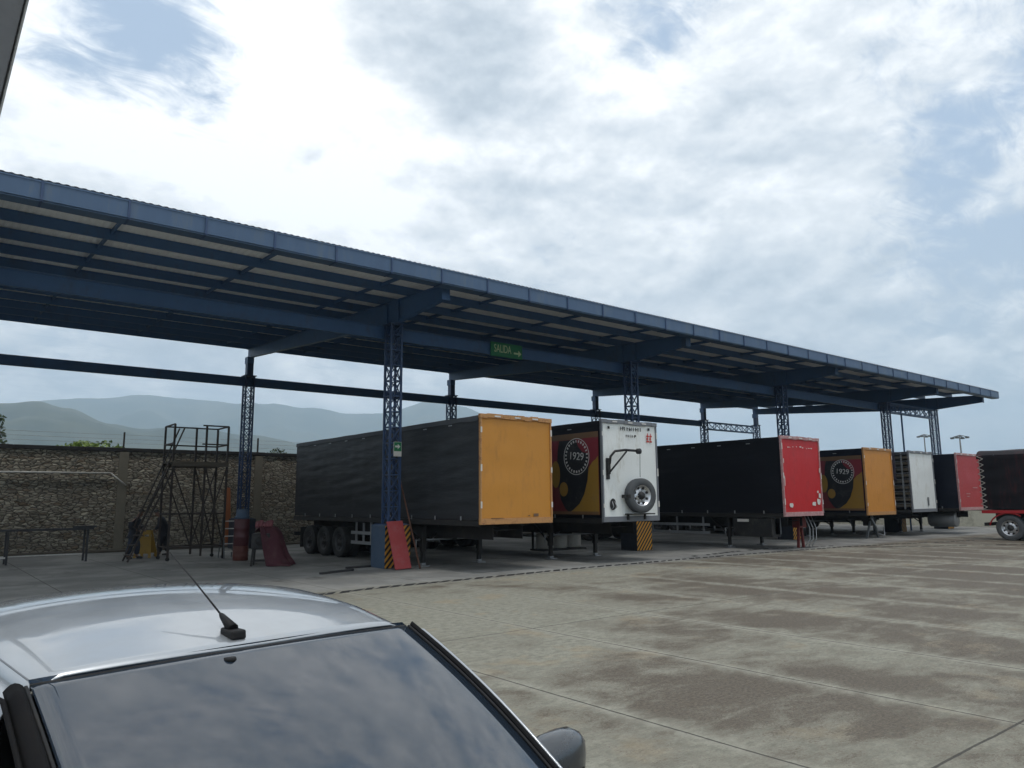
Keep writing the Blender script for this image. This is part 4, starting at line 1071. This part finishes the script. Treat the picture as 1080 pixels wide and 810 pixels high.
# ------------------------------------------------------------------ near pole at the frame corner
p = on_y(6, 0, 5.0); 
d = direction(4, 0); pa = Vector((0, 0, CAM_H)) + d * 7.0
d2 = direction(-43, 195); pb = Vector((0, 0, CAM_H)) + d2 * 7.2
ax = (pa - pb).normalized(); foot = pa - ax * (pa.z / ax.z); topp = pa + ax * 1.6
pl = thing('steel_pole', 'grey leaning steel pole high in the corner of the sky', 'pole', foot)
rel = topp - foot
g = MB(); g.bar((0, 0, 0), rel, .19, .24); g.build('shaft', M['pole_grey'], pl, bevel=.008)
sd = rel.normalized().cross(Vector((0, 0, 1))).normalized()
g = MB(); g.bar(sd * .112, rel + sd * .112, .012, .26); g.bar(-sd * .112, rel - sd * .112, .012, .26); g.build('flange', M['pale_pole'], pl)
g = MB(); g.box((-.25, -.25, 0), (.25, .25, .03)); g.build('base_plate', M['grey_metal'], pl)

# ------------------------------------------------------------------ far lamp masts
def mast(px, py, dist, label):
    d = direction(px, py); h = math.hypot(d.x, d.y); P = Vector((d.x / h * dist, d.y / h * dist, 0)); top = CAM_H + d.z / h * dist
    r_ = thing('lamp_mast', label, 'lamp post', P, 0, 'lamp masts beyond the trailers')
    g = MB(); g.tube([(0, 0, 0), (0, 0, top)], [.14, .07], 10); g.build('mast', M['lamp_grey'], r_)
    g = MB(); g.tube([(-.75, 0, top - .1), (0, 0, top + .1), (.75, 0, top - .1)], .05, 6); g.tube([(0, -.75, top - .1), (0, 0, top + .1), (0, .75, top - .1)], .05, 6); g.build('arm', M['lamp_grey'], r_)
    for a in range(4):
        x, y = math.cos(a * R(90)) * .75, math.sin(a * R(90)) * .75
        g = MB(); g.box((x - .17, y - .17, top - .28), (x + .17, y + .17, top - .08)); g.build('lamp_head', M['lamp_grey'], r_, bevel=.04)
    return r_
mast(1012, 460, 95, 'far lamp mast rising above the dull red trailer nose')
mast(974.5, 459, 115, 'far lamp mast seen beside the last lattice column')

# ------------------------------------------------------------------ trees beyond the wall
def leaf_cloud(g, blobs, n, size, rnd, flat=.6):
    tot = sum(b[3] * b[4] * b[5] for b in blobs)
    for (cx, cy, cz, rx, ry, rz_) in blobs:
        for k in range(int(n * rx * ry * rz_ / tot)):
            while True:
                v = Vector((rnd.uniform(-1, 1), rnd.uniform(-1, 1), rnd.uniform(-1, 1)))
                if .25 < v.length < 1: break
            if mnoise.noise(Vector((v.x * 2.2 + cx, v.y * 2.2, v.z * 2.2 + cz))) < -.12: continue
            p = Vector((cx + v.x * rx, cy + v.y * ry, cz + v.z * rz_)); s_ = size * rnd.uniform(.6, 1.3)
            a = Vector((rnd.gauss(0, 1), rnd.gauss(0, 1), rnd.gauss(0, flat))).normalized() * s_; b_ = a.cross(Vector((rnd.gauss(0, 1), rnd.gauss(0, 1), rnd.gauss(0, 1)))).normalized() * s_ * .5
            g.add([p - a, p + b_, p + a, p - b_], [(0, 1, 2, 3)])
def tree(name, label, P, trunk_h, blobs, n, size, leaf, seed, group):
    rnd = random.Random(seed); r_ = thing(name, label, 'tree', P, 0, group)
    g = MB(); g.tube([(0, 0, -.1), (.05, .02, trunk_h * .5), (0, 0, trunk_h)], [.16, .12, .08], 8)
    for b in blobs: g.tube([(0, 0, trunk_h * .7), (b[0] * .5, b[1] * .5, (trunk_h + b[2]) / 2), (b[0], b[1], b[2])], [.07, .05, .02], 6)
    g.build('trunk', M['bark'], r_)
    g = MB(); leaf_cloud(g, blobs, n, size, rnd); g.build('crown', M[leaf], r_, recalc=False)
P = on_y(97, 470, 37.5)
tree('leafy_tree', 'bright green flat topped tree just showing over the stone wall', (P.x, 37.5, 0), 3.4,
     [(-1.2, 0, 3.75, .9, .9, .65), (-.4, .2, 4.0, .9, .9, .62), (.5, 0, 3.95, 1.0, .9, .68), (1.25, .1, 3.75, .7, .8, .6), (0, 0, 3.4, 1.5, 1.2, .6)], 9000, .085, 'leaf_bright', 3, 'trees beyond the stone wall')
P = on_y(-2, 470, 37.0)
tree('slender_tree', 'thin dark upright tree over the stone wall above the work frame', (P.x, 37.0, 0), 4.2,
     [(0, 0, 5.0, .22, .25, .6), (-.35, 0, 4.6, .3, .3, .5), (.1, 0, 4.3, .25, .3, .4)], 500, .09, 'leaf_dark', 4, 'trees beyond the stone wall')
P = on_y(291, 476, 36.0)
tree('shrub', 'small weedy shrub poking over the wall beside the charcoal trailer', (P.x, 36.0, 0), 3.9,
     [(0, 0, 4.2, .35, .3, .35), (.4, 0, 4.15, .25, .3, .28), (-.3, 0, 4.1, .2, .3, .22)], 320, .07, 'leaf_dark', 5, 'trees beyond the stone wall')
# far-off trees read as one mass in the haze
g = MB(); rnd = random.Random(11)
for k in range(150):
    az = math.atan2(direction(-200, 500).y, direction(-200, 500).x) + (math.atan2(direction(760, 500).y, direction(760, 500).x) - math.atan2(direction(-200, 500).y, direction(-200, 500).x)) * rnd.random()
    dist = rnd.uniform(420, 950); h = rnd.uniform(10, 24) * (1 + (dist - 420) / 1200); w_ = rnd.uniform(7, 16)
    leaf_cloud(g, [(math.cos(az) * dist, math.sin(az) * dist, h * .55, w_, w_, h * .48)], 90, 2.6, rnd)
tag(g.build('treeline', M['leaf_far'], recalc=False), kind='stuff')

# ------------------------------------------------------------------ mountains
def hill_mat(name, a, b_):
    m, nt, b = new_mat(name); tc = nt.new('ShaderNodeTexCoord').outputs['Object']
    f_ = nt.ramp(nt.noise(tc, .004, 8, .65), .4, .62)
    nt.link(nt.mix(f_, a, b_), b.inputs['Base Color']); b.inputs['Roughness'].default_value = .95
    return m
M['hill'] = hill_mat('wooded hill', (.025, .040, .026), (.06, .07, .042))
M['hill_far'] = hill_mat('far mountain', (.04, .06, .035), (.085, .095, .055))
def interp(pts, x):
    if x <= pts[0][0]: return pts[0][1]
    for a, b_ in zip(pts[:-1], pts[1:]):
        if x <= b_[0]:
            t = (x - a[0]) / (b_[0] - a[0]); t = t * t * (3 - 2 * t); return a[1] + (b_[1] - a[1]) * t
    return pts[-1][1]
def ridge(name, prof, dist, depth, mat_, seed, amp):
    g = MB(); nu, nv = 260, 34; x0, x1 = prof[0][0], prof[-1][0]
    def fn(u, v):
        px = x0 + (x1 - x0) * u; d = direction(px, interp(prof, px)); hz = math.hypot(d.x, d.y)
        H = d.z / hz * dist + CAM_H
        r_ = dist + depth * (v - .5) * 2
        s_ = math.cos((v - .5) * math.pi) ** .8
        P = Vector((d.x / hz * r_, d.y / hz * r_, 0))
        k = mnoise.fractal(Vector((P.x / 600, P.y / 600, seed)), 1.0, 2.0, 6)
        H = max(H, 0) * s_ * r_ / dist ** 1 * 1. if False else max(H, 0) * s_
        return (P.x, P.y, H + k * amp * (s_ * (1 - s_) * 3.0 + .10 * s_) * min(1, H / 120 + .05) - 3)
    g.grid(fn, nu, nv)
    return tag(g.build(name, mat_, recalc=False), kind='structure')
ridge('hills', [(-420, 470), (-150, 440), (0, 428), (40, 425), (72, 431), (118, 447), (150, 452), (205, 452), (265, 462), (340, 474), (420, 500), (520, 530)], 2300, 850, M['hill'], 1.3, 110)
ridge('mountains', [(-520, 445), (-200, 432), (0, 432), (90, 424), (150, 420), (230, 427), (300, 433), (335, 432), (370, 438), (400, 438), (448, 429), (482, 433), (560, 455), (650, 478), (760, 505), (900, 530)], 5200, 1400, M['hill_far'], 4.1, 230)

# ------------------------------------------------------------------ the silver car in front
car = thing('silver_car', 'silver hatchback car with tinted windscreen and roof aerial in front of the yard', 'car', (.84, 2.285, 0), R(8.1))
def lerp(a, b_, t): return a + (b_ - a) * t
def cat(pts, t):
    """smooth curve through (t, value) pairs"""
    n = len(pts)
    if t <= pts[0][0]: return pts[0][1]
    if t >= pts[-1][0]: return pts[-1][1]
    for i in range(n - 1):
        if t <= pts[i+1][0]:
            x0, y0 = pts[i]; x1, y1 = pts[i+1]; h = x1 - x0; s_ = (t - x0) / h
            m0 = (y1 - pts[i-1][1]) / (x1 - pts[i-1][0]) if i > 0 else (y1 - y0) / h
            m1 = (pts[i+2][1] - y0) / (pts[i+2][0] - x0) if i + 2 < n else (y1 - y0) / h
            return (2*s_**3 - 3*s_*s_ + 1) * y0 + (s_**3 - 2*s_*s_ + s_) * h * m0 + (-2*s_**3 + 3*s_*s_) * y1 + (s_**3 - s_*s_) * h * m1
# car frame: x to its left hand side as seen in the photo's right, y towards its tail, windscreen top edge at y = 0
RX = [(0, .585), (.35, .615), (.8, .62), (1.3, .59), (1.6, .53)]                     # half width of the roof edge
RZ = [(0, 1.425), (.35, 1.466), (.8, 1.482), (1.3, 1.440), (1.6, 1.365)]             # height of the roof edge
def roof_pt(u, y):
    s_ = 2 * u - 1; hx = cat(RX, y); cr = cat([(0, .006), (.45, .045), (1.2, .045), (1.6, .03)], y)
    yy = y - .055 * (1 - s_ * s_) * max(0, 1 - y / .5)
    drop = .03 * max(0, (abs(s_) - .86) / .14) ** 2
    return (s_ * hx, yy, cat(RZ, y) + cr * (1 - s_ * s_) - drop + .012 * (1 - s_ ** 4))
g = MB(); g.grid(lambda u, v: roof_pt(u, 1.6 * v), 28, 34); g.build('roof', M['car'], car, recalc=False, solid=.004)
for s_ in (-1, 1):
    g = MB()
    def cant(u, v):
        y = -.02 + 1.60 * v; a = Vector(roof_pt(1 if s_ > 0 else 0, max(0, y))); a.y = y
        return a + Vector((s_ * (.052 * math.sin(u * math.pi / 2)), 0, -.062 * (1 - math.cos(u * math.pi / 2)) - .002 * u))
    g.grid(cant, 6, 26); g.build('roof_rail', M['car'], car, recalc=False, solid=.004)
# shallow pressed seams along both sides of the roof
for s_ in (.025, .965):
    g = MB(); g.tube([Vector(roof_pt(s_, .02 + 1.5 * k / 20)) + Vector((0, 0, -.001)) for k in range(21)], .003, 6); g.build('roof_trim', M['edge_grey'], car)
def ws_pt(u, v):                                                                       # v from the top edge down to the cowl
    s_ = 2 * u - 1; hx = lerp(.572, .592, v); bow = lerp(.055, .13, v) * (1 - s_ * s_)
    return (s_ * hx, -.012 - v * .82 - bow, lerp(1.418, .955, v) + lerp(.018, .01, v) * (1 - s_ * s_) + .035 * math.sin(math.pi * v))
g = MB(); g.grid(lambda u, v: ws_pt(u, v * 1.03 - .03), 24, 20); g.build('windscreen', M['glass'], car, recalc=False, solid=.005)
g = MB(); g.tube([Vector(ws_pt(k / 24, 0)) + Vector((0, .006, -.002)) for k in range(25)], .008, 8)
for u in (0, 1): g.tube([Vector(ws_pt(u, k / 16)) + Vector((.010 * (2*u - 1), 0, .001)) for k in range(17)], .0055, 6)
g.tube([Vector(ws_pt(k / 24, 1)) + Vector((0, -.006, .004)) for k in range(25)], .012, 6); g.build('windscreen_seal', M['trim_black'], car)
g = MB(); p = Vector(ws_pt(.40, .035)); g.lathe([(0, .006), (.016, .006), (.018, 0), (.016, -.006), (0, -.006)], 14, 0, 'z', tuple(p)); g.build('mirror_foot', M['trim_black'], car)
# pillars
BELT = [(-.85, .97), (0, .955), (.9, .965), (1.5, .99), (1.95, 1.02)]
def belt_x(y): return cat([(-.95, .70), (-.5, .765), (.3, .785), (1.2, .78), (1.75, .71)], y)
for s_ in (-1, 1):
    g = MB()
    def apil(u, v):
        a = Vector(ws_pt(1 if s_ > 0 else 0, v)); out = Vector((s_ * lerp(.030, .048, v), lerp(.02, .03, v), -lerp(.010, .022, v)))
        return a + Vector((s_ * .018, .0, .002)) + out * u + Vector((0, 0, .012 * math.sin(math.pi * u)))
    g.grid(apil, 5, 18); g.build('pillar', M['pillar_black'], car, recalc=False, solid=.01)
    g = MB(); lead = []
    for yl in (.55, .40, .25, .12):
        q_ = Vector(roof_pt(1 if s_ > 0 else 0, yl)); lead.append(Vector((q_.x + s_ * .036, yl, q_.z - .016)))
    g.tube(lead + [apil(1.0, k / 18) + Vector((s_ * .010, 0, .010)) for k in range(1, 19)], .0062, 8); g.build('door_frame', M['car'] if s_ > 0 else M['pillar_black'], car)
    g = MB()
    def sw(u, v):                                                                       # side glass from belt line to roof edge
        y = lerp(-.60 + .58 * v, 1.28 - .12 * v, u); yt = max(0.02, y)
        top = Vector((s_ * (cat(RX, yt) + .046), y, cat(RZ, yt) - .068)); bot = Vector((s_ * (belt_x(y) - .012), y, cat(BELT, y)))
        if y < 0.02:
            f_ = (y + .62) / .64; top = Vector((s_ * lerp(.672, .625, f_), y, lerp(.985, 1.375, f_)))
        p_ = bot.lerp(top, v); p_.x += s_ * .035 * math.sin(math.pi * v); return p_
    g.grid(sw, 24, 10); g.build('side_window', M['glass_side'], car, recalc=False, solid=.005)
    g = MB()
    g.tube([Vector(sw(k / 24, 1)) + Vector((s_ * .002, 0, .0)) for k in range(25)], .006, 6); g.tube([Vector(sw(k / 24, 0)) + Vector((s_ * .006, 0, 0)) for k in range(25)], .010, 6)
    g.bar(Vector(sw(.58, 0)) + Vector((s_ * .008, 0, 0)), Vector(sw(.58, 1)) + Vector((s_ * .008, 0, 0)), .02, .09); g.build('window_trim', M['trim_black'], car)
# lower body: lofted sections
YS = [-1.82, -1.74, -1.55, -1.3, -1.0, -.88, -.6, 0, .7, 1.3, 1.75, 2.0, 2.12, 2.16]
HWB = [.58, .68, .78, .82, .84, .845, .85, .855, .855, .85, .82, .76, .66, .60]
SIL = [.34, .27, .23, .21, .20, .20, .19, .19, .19, .20, .22, .25, .30, .38]
TOP = [.62, .70, .79, .86, .915, .935, .955, .955, .965, .985, 1.01, 1.0, .93, .82]
g = MB(); ns = 22
def section(i, k):
    hw, zs, zt = HWB[i], SIL[i], TOP[i]; y = YS[i]
    t = k / ns; 
    # around from sill to belt on one side, across the top to the centre
    if t < .6:
        a = t / .6; z = lerp(zs, zt - .03, a); x = hw * (.93 + .07 * math.sin(math.pi * min(1, a * 1.15)) - .075 * a ** 4)
    else:
        a = (t - .6) / .4; x = lerp(hw * .925, 0, a); z = zt - .03 + .03 * math.sin(a * math.pi / 2) + (.045 * math.sin(a * math.pi / 2) if y < -.9 else 0)
    return (x, y, z)
for s_ in (-1, 1):
    vs = []
    for i in range(len(YS)):
        for k in range(ns + 1):
            x, y, z = section(i, k); vs.append((s_ * x, y, z))
    w_ = ns + 1
    keep = [(i*w_+k, i*w_+k+1, (i+1)*w_+k+1, (i+1)*w_+k) for i in range(len(YS)-1) for k in range(ns)]
    g.add(vs, keep, 0, True)
g.prism([(-.58, -1.825, .34), (.58, -1.825, .34), (.55, -1.825, .62), (-.55, -1.825, .62)], (0, .03, 0)); g.prism([(-.58, 2.165, .38), (.58, 2.165, .38), (.5, 2.165, .82), (-.5, 2.165, .82)], (0, -.03, 0))
ob = g.build('body', M['car'], car)
md = ob.modifiers.new('sub', 'SUBSURF'); md.levels = md.render_levels = 1
g = MB()
def rear_win(u, v):
    s_ = 2 * u - 1; a = Vector(roof_pt(u, 1.6)); b_ = Vector((s_ * .60, 1.98 + .06 * (1 - s_ * s_), .99)); return a.lerp(b_, v) + Vector((0, .03 * math.sin(math.pi * v), .02 * math.sin(math.pi * v)))
g.grid(rear_win, 18, 10); g.build('rear_window', M['glass'], car, recalc=False, solid=.005)
for s_ in (-1, 1):
    g = MB(); g.grid(lambda u, v: Vector((s_ * (cat(RX, 1.18) + .01), 1.18, cat(RZ, 1.18) - .03)).lerp(Vector((s_ * (cat(RX, 1.6) + .0), 1.6, cat(RZ, 1.6) - .01)), u).lerp(Vector((s_ * .765, 1.25, .97)).lerp(Vector((s_ * .60, 1.98, .99)), u), v) + Vector((s_ * .03 * math.sin(math.pi * v), 0, 0)), 10, 10); g.build('rear_pillar', M['car'], car, recalc=False, solid=.01)
    # headlamp, tail lamp, door handle
    g = MB(); g.grid(lambda u, v: (s_ * lerp(.42, .80, u), -1.80 + .30 * u ** 1.6 - .01 - .035 * math.sin(math.pi * v), lerp(.55, .72 + .06 * u, v)), 10, 8); g.build('headlight', M['lens'], car, recalc=False, solid=.01)
    g = MB(); g.grid(lambda u, v: (s_ * lerp(.60, .80, u), 2.14 - .18 * u ** 2 + .02, lerp(.68, .95, v)), 6, 6); g.build('tail_light', M['tape_red'], car, recalc=False, solid=.01)
    for y in (.52, 1.22):
        g = MB(); g.box((s_ * .855, y, .82), (s_ * .885, y + .18, .845)); g.build('door_handle', M['car'], car, bevel=.01)
    # mirror
    g = MB(); mc_ = Vector((s_ * .745, -.515, 1.035))
    n_u, n_v = 18, 12; vs = []
    for j in range(n_v + 1):
        for i in range(n_u):
            th = 2 * math.pi * i / n_u; ph_ = math.pi * j / n_v
            c, s2 = math.cos(th), math.sin(th); sp = lambda q, e: math.copysign(abs(q) ** e, q)
            x = .148 * sp(math.sin(ph_), .8) * sp(c, .75); z = .096 * sp(math.sin(ph_), .8) * sp(s2, .75) + .012 * c * s_; y = -.075 * sp(math.cos(ph_), .8)
            if y > 0: y *= .45
            vs.append(mc_ + Vector((x, y, z)))
    qs = [(j*n_u+i, j*n_u+(i+1) % n_u, (j+1)*n_u+(i+1) % n_u, (j+1)*n_u+i) for j in range(n_v) for i in range(n_u)]
    g.add(vs, [q for q in qs if sum(vs[k].z for k in q) / 4 > mc_.z - .018], 0, True); g.add(vs, [q for q in qs if sum(vs[k].z for k in q) / 4 <= mc_.z - .018], 1, True)
    mr = g.build('side_mirror', [M['mirror_cap'], M['trim_black']], car)
    g = MB(); g.tube([mc_ + Vector((-s_ * .05, .01, -.05)), Vector((s_ * .745, -.46, .965))], [.03, .035], 8); g.build('mirror_arm', M['trim_black'], mr)
    g = MB(); g.grid(lambda u, v: mc_ + Vector((lerp(-.095, .095, u), .036, lerp(-.06, .06, v))), 2, 2); g.build('mirror_glass', M['alloy'], mr, recalc=False, solid=.003)
    for y in (-1.22, 1.30):
        g = MB(); rr = .31
        g.lathe([(.19, -.09), (.27, -.10), (rr - .01, -.085), (rr, -.06), (rr, .06), (rr - .01, .085), (.27, .10), (.19, .09)], 30, 0, 'x', (s_ * .765, y, rr))
        wt = g.build('wheel', M['rubber'], car)
        g = MB(); g.lathe([(.20, .075 * s_), (.19, .06 * s_), (.06, .085 * s_), (0, .09 * s_)], 24, 0, 'x', (s_ * .765, y, rr)); g.build('rim', M['alloy'], wt)
# grille, number plate holder, wipers
g = MB(); g.box((-.36, -1.86, .40), (.36, -1.835, .52)); g.build('grille', M['trim_black'], car)
for u0, u1 in ((.30, .62), (.70, .96)):
    g = MB(); a = Vector(ws_pt(u0, 1.0)) + Vector((0, -.02, .02)); b_ = Vector(ws_pt(u1, .93)) + Vector((0, -.006, .016)); g.tube([a, b_], .008, 6); g.build('wiper', M['trim_black'], car)
# aerial near the front edge of the roof, raked back
bp_ = Vector(roof_pt(.465, .075))
g = MB(); g.prism([bp_ + Vector((x_, y_, -.004)) for x_, y_ in ((-.022, -.035), (.022, -.035), (.026, .03), (.012, .06), (-.012, .06), (-.026, .03))], (0, .004, .026))
ae = g.build('aerial', M['trim_black'], car, bevel=.006)
g = MB(); q0 = bp_ + Vector((0, .01, .02)); dr_ = Vector((-.05, .90, .46)).normalized()
g.tube([q0, q0 + dr_ * .045, q0 + dr_ * .075, q0 + dr_ * .085], [.018, .012, .008, .0045], 8); g.tube([q0 + dr_ * .08, q0 + dr_ * .28, q0 + dr_ * .47 + Vector((0, 0, -.006))], [.0030, .0025, .0017], 6); g.build('rod', M['trim_black'], ae)

# ------------------------------------------------------------------ remove the unplaced wheel templates
for o in TEMPLATES: bpy.data.objects.remove(o)

# ------------------------------------------------------------------ air
HAZE = 1
if HAZE:
    m = bpy.data.materials.new('haze'); m.use_nodes = True; nt = NT(m.node_tree)
    nt.n.remove(nt.n['Principled BSDF'])
    v = nt.new('ShaderNodeVolumePrincipled'); v.inputs['Color'].default_value = (.63, .80, .98, 1); v.inputs['Density'].default_value = .00025; v.inputs['Anisotropy'].default_value = .1
    nt.link(v.outputs[0], nt.n['Material Output'].inputs['Volume'])
    g = MB(); g.box((-8400, -8400, -5.5), (8400, 8400, 900)); tag(g.build('haze', m), kind='stuff')

# ------------------------------------------------------------------ sky and sun
SUN_EL, SUN_AZ = R(76), math.atan2(-1.0, -.15)       # towards the sun, from the +X axis
wd = bpy.data.worlds.new('World'); sc.world = wd; wd.use_nodes = True; nt = NT(wd.node_tree)
bg = nt.n['Background']; STR = .1
sky = nt.new('ShaderNodeTexSky', sky_type='NISHITA'); sky.sun_disc = False; sky.sun_elevation = SUN_EL; sky.sun_rotation = math.pi / 2 - SUN_AZ
sky.air_density = 1.3; sky.dust_density = 2.5
tcw = nt.new('ShaderNodeTexCoord').outputs['Generated']
nrm = nt.new('ShaderNodeVectorMath', operation='NORMALIZE'); nt.link(tcw, nrm.inputs[0]); D = nrm.outputs[0]
sep = nt.new('ShaderNodeSeparateXYZ'); nt.link(D, sep.inputs[0])
zc = nt.math('ADD', nt.math('MAXIMUM', sep.outputs[2], 0.), .22)
cmb = nt.new('ShaderNodeCombineXYZ'); nt.link(nt.math('DIVIDE', sep.outputs[0], zc), cmb.inputs[0]); nt.link(nt.math('DIVIDE', sep.outputs[1], zc), cmb.inputs[1])
P2 = cmb.outputs[0]
def blob(px, py, rad, w):
    d = direction(px, py); n_ = nt.new('ShaderNodeVectorMath', operation='DOT_PRODUCT'); nt.link(D, n_.inputs[0]); n_.inputs[1].default_value = d
    # rad in degrees: full at the centre, gone at rad
    return nt.ramp(n_.outputs['Value'], math.cos(R(rad)), 1.0, 0., w)
def total(items):
    s_ = None
    for it in items:
        b_ = blob(*it); s_ = b_ if s_ is None else nt.math('ADD', s_, b_)
    return s_
def around(n, k): return nt.math('MULTIPLY', nt.math('SUBTRACT', n, .5), k)
def add(*a):
    s_ = a[0]
    for b_ in a[1:]: s_ = nt.math('ADD', s_, b_)
    return s_
def shifted(v, off):
    n_ = nt.new('ShaderNodeVectorMath', operation='ADD'); nt.link(v, n_.inputs[0]); n_.inputs[1].default_value = off
    return n_.outputs[0]
flatD = nt.scale(D, (1, 1, 1.7))                                     # cloud heaps are wider than tall
n_heap = nt.noise(flatD, 5.2, 11, .56, .15); n_heap_up = nt.noise(shifted(flatD, (0, 0, .045)), 5.2, 11, .56, .15)
n_soft = nt.noise(P2, 1.3, 8, .55, .35); n_cov = nt.noise(P2, 1.8, 9, .6, .4)
n_wisp = nt.noise(nt.scale(P2, (1, 1.8, 1)), 7.5, 10, .66, 1.2)
relief = nt.math('MULTIPLY', nt.math('SUBTRACT', n_heap, n_heap_up), 1.5)        # lit tops, shaded undersides
cov = add(around(n_cov, 1.0), around(n_wisp, .8), around(n_heap, 1.5))
cov = nt.math('ADD', cov, .70)
cov = nt.math('ADD', cov, total([(55, 150, 11, .50), (300, 60, 12, .34), (260, 250, 15, .2), (520, 180, 16, .2), (850, 260, 9, .25), (1025, 405, 9, .28), (870, 120, 12, .15)]))
cov = nt.math('SUBTRACT', cov, total([(120, 75, 10, .40), (190, 118, 6, .24), (30, 30, 8, .26), (225, 12, 8, .22), (1010, 255, 12, .22), (1075, 330, 9, .16), (715, 65, 7, .03), (1080, 40, 10, .20), (950, 440, 9, .2), (690, 20, 6, .04), (80, 430, 12, .16), (330, 430, 12, .16), (600, 250, 6, .12)]))
mask = nt.ramp(cov, .20, .64)
n_h2 = nt.noise(flatD, 12, 9, .58, .2); n_h2u = nt.noise(shifted(flatD, (0, 0, .02)), 12, 9, .58, .2)
relief = nt.math('ADD', relief, nt.math('MULTIPLY', nt.math('SUBTRACT', n_h2, n_h2u), .8))
br = add(around(n_soft, .55), around(n_heap, .5), relief, around(n_wisp, .14))
br = nt.math('ADD', br, nt.math('ADD', .715, total([(275, 40, 18, .42), (60, 130, 10, .16), (370, 170, 15, .16), (620, 60, 12, .12), (855, 245, 6, .16), (1030, 395, 6, .16)])))
br = nt.math('SUBTRACT', br, total([(455, 38, 8, .52), (520, 85, 7, .26), (400, 25, 5, .14), (840, 300, 8, .20), (1000, 330, 14, .04), (260, 330, 13, .10), (650, 320, 12, .06), (700, 420, 16, .10), (300, 190, 6, .10), (100, 210, 7, .12), (1000, 470, 16, .10)]))
cr = nt.new('ShaderNodeValToRGB'); nt.link(br, cr.inputs[0])
e_ = cr.color_ramp.elements
e_[0].position = .05; e_[0].color = (.42, .48, .55, 1); e_[1].position = 1.0; e_[1].color = (1.16, 1.17, 1.17, 1)
for p_, c_ in ((.30, (.56, .62, .68)), (.50, (.70, .75, .80)), (.72, (.88, .91, .935))):
    q_ = e_.new(p_); q_.color = (*c_, 1)
cl_ = nt.mix(1., cr.outputs[0], (1 / STR, 1 / STR, 1 / STR), 'MULTIPLY')
veil = nt.mix(nt.ramp(sep.outputs[2], .0, .40), (.66 / STR, .715 / STR, .765 / STR), (.44 / STR, .555 / STR, .72 / STR))
skyc = nt.mix(.82, sky.outputs[0], veil)     # thin high veil over the blue
col = nt.mix(mask, skyc, cl_)
nt.link(col, bg.inputs['Color']); bg.inputs['Strength'].default_value = STR

sl = bpy.data.lights.new('sun', 'SUN'); sl.energy = 1.1; sl.angle = R(9); sl.color = (1, .965, .91)
so = bpy.data.objects.new('sun', sl); COL.objects.link(so); so.location = (0, 0, 60)
sd_ = Vector((math.cos(SUN_AZ) * math.cos(SUN_EL), math.sin(SUN_AZ) * math.cos(SUN_EL), math.sin(SUN_EL)))
so.rotation_euler = sd_.to_track_quat('Z', 'Y').to_euler()

# ------------------------------------------------------------------ camera
cd = bpy.data.cameras.new('camera'); cam = bpy.data.objects.new('camera', cd); COL.objects.link(cam)
cd.sensor_width = 36; cd.sensor_fit = 'HORIZONTAL'; cd.lens = 36 * 790 / 1080; cd.clip_start = .05; cd.clip_end = 40000
mw = Matrix((CAM_RIGHT, -CAM_DOWN, -CAM_FWD)).transposed().to_4x4(); mw.translation = Vector((0, 0, CAM_H)); cam.matrix_world = mw
sc.camera = cam
vs_ = sc.view_settings; vs_.view_transform = 'Standard'; vs_.look = 'None'; vs_.exposure = .28; vs_.gamma = 1; vs_.use_curve_mapping = False
sc.cycles.max_bounces = 8; sc.cycles.volume_bounces = 1; sc.cycles.use_denoising = True
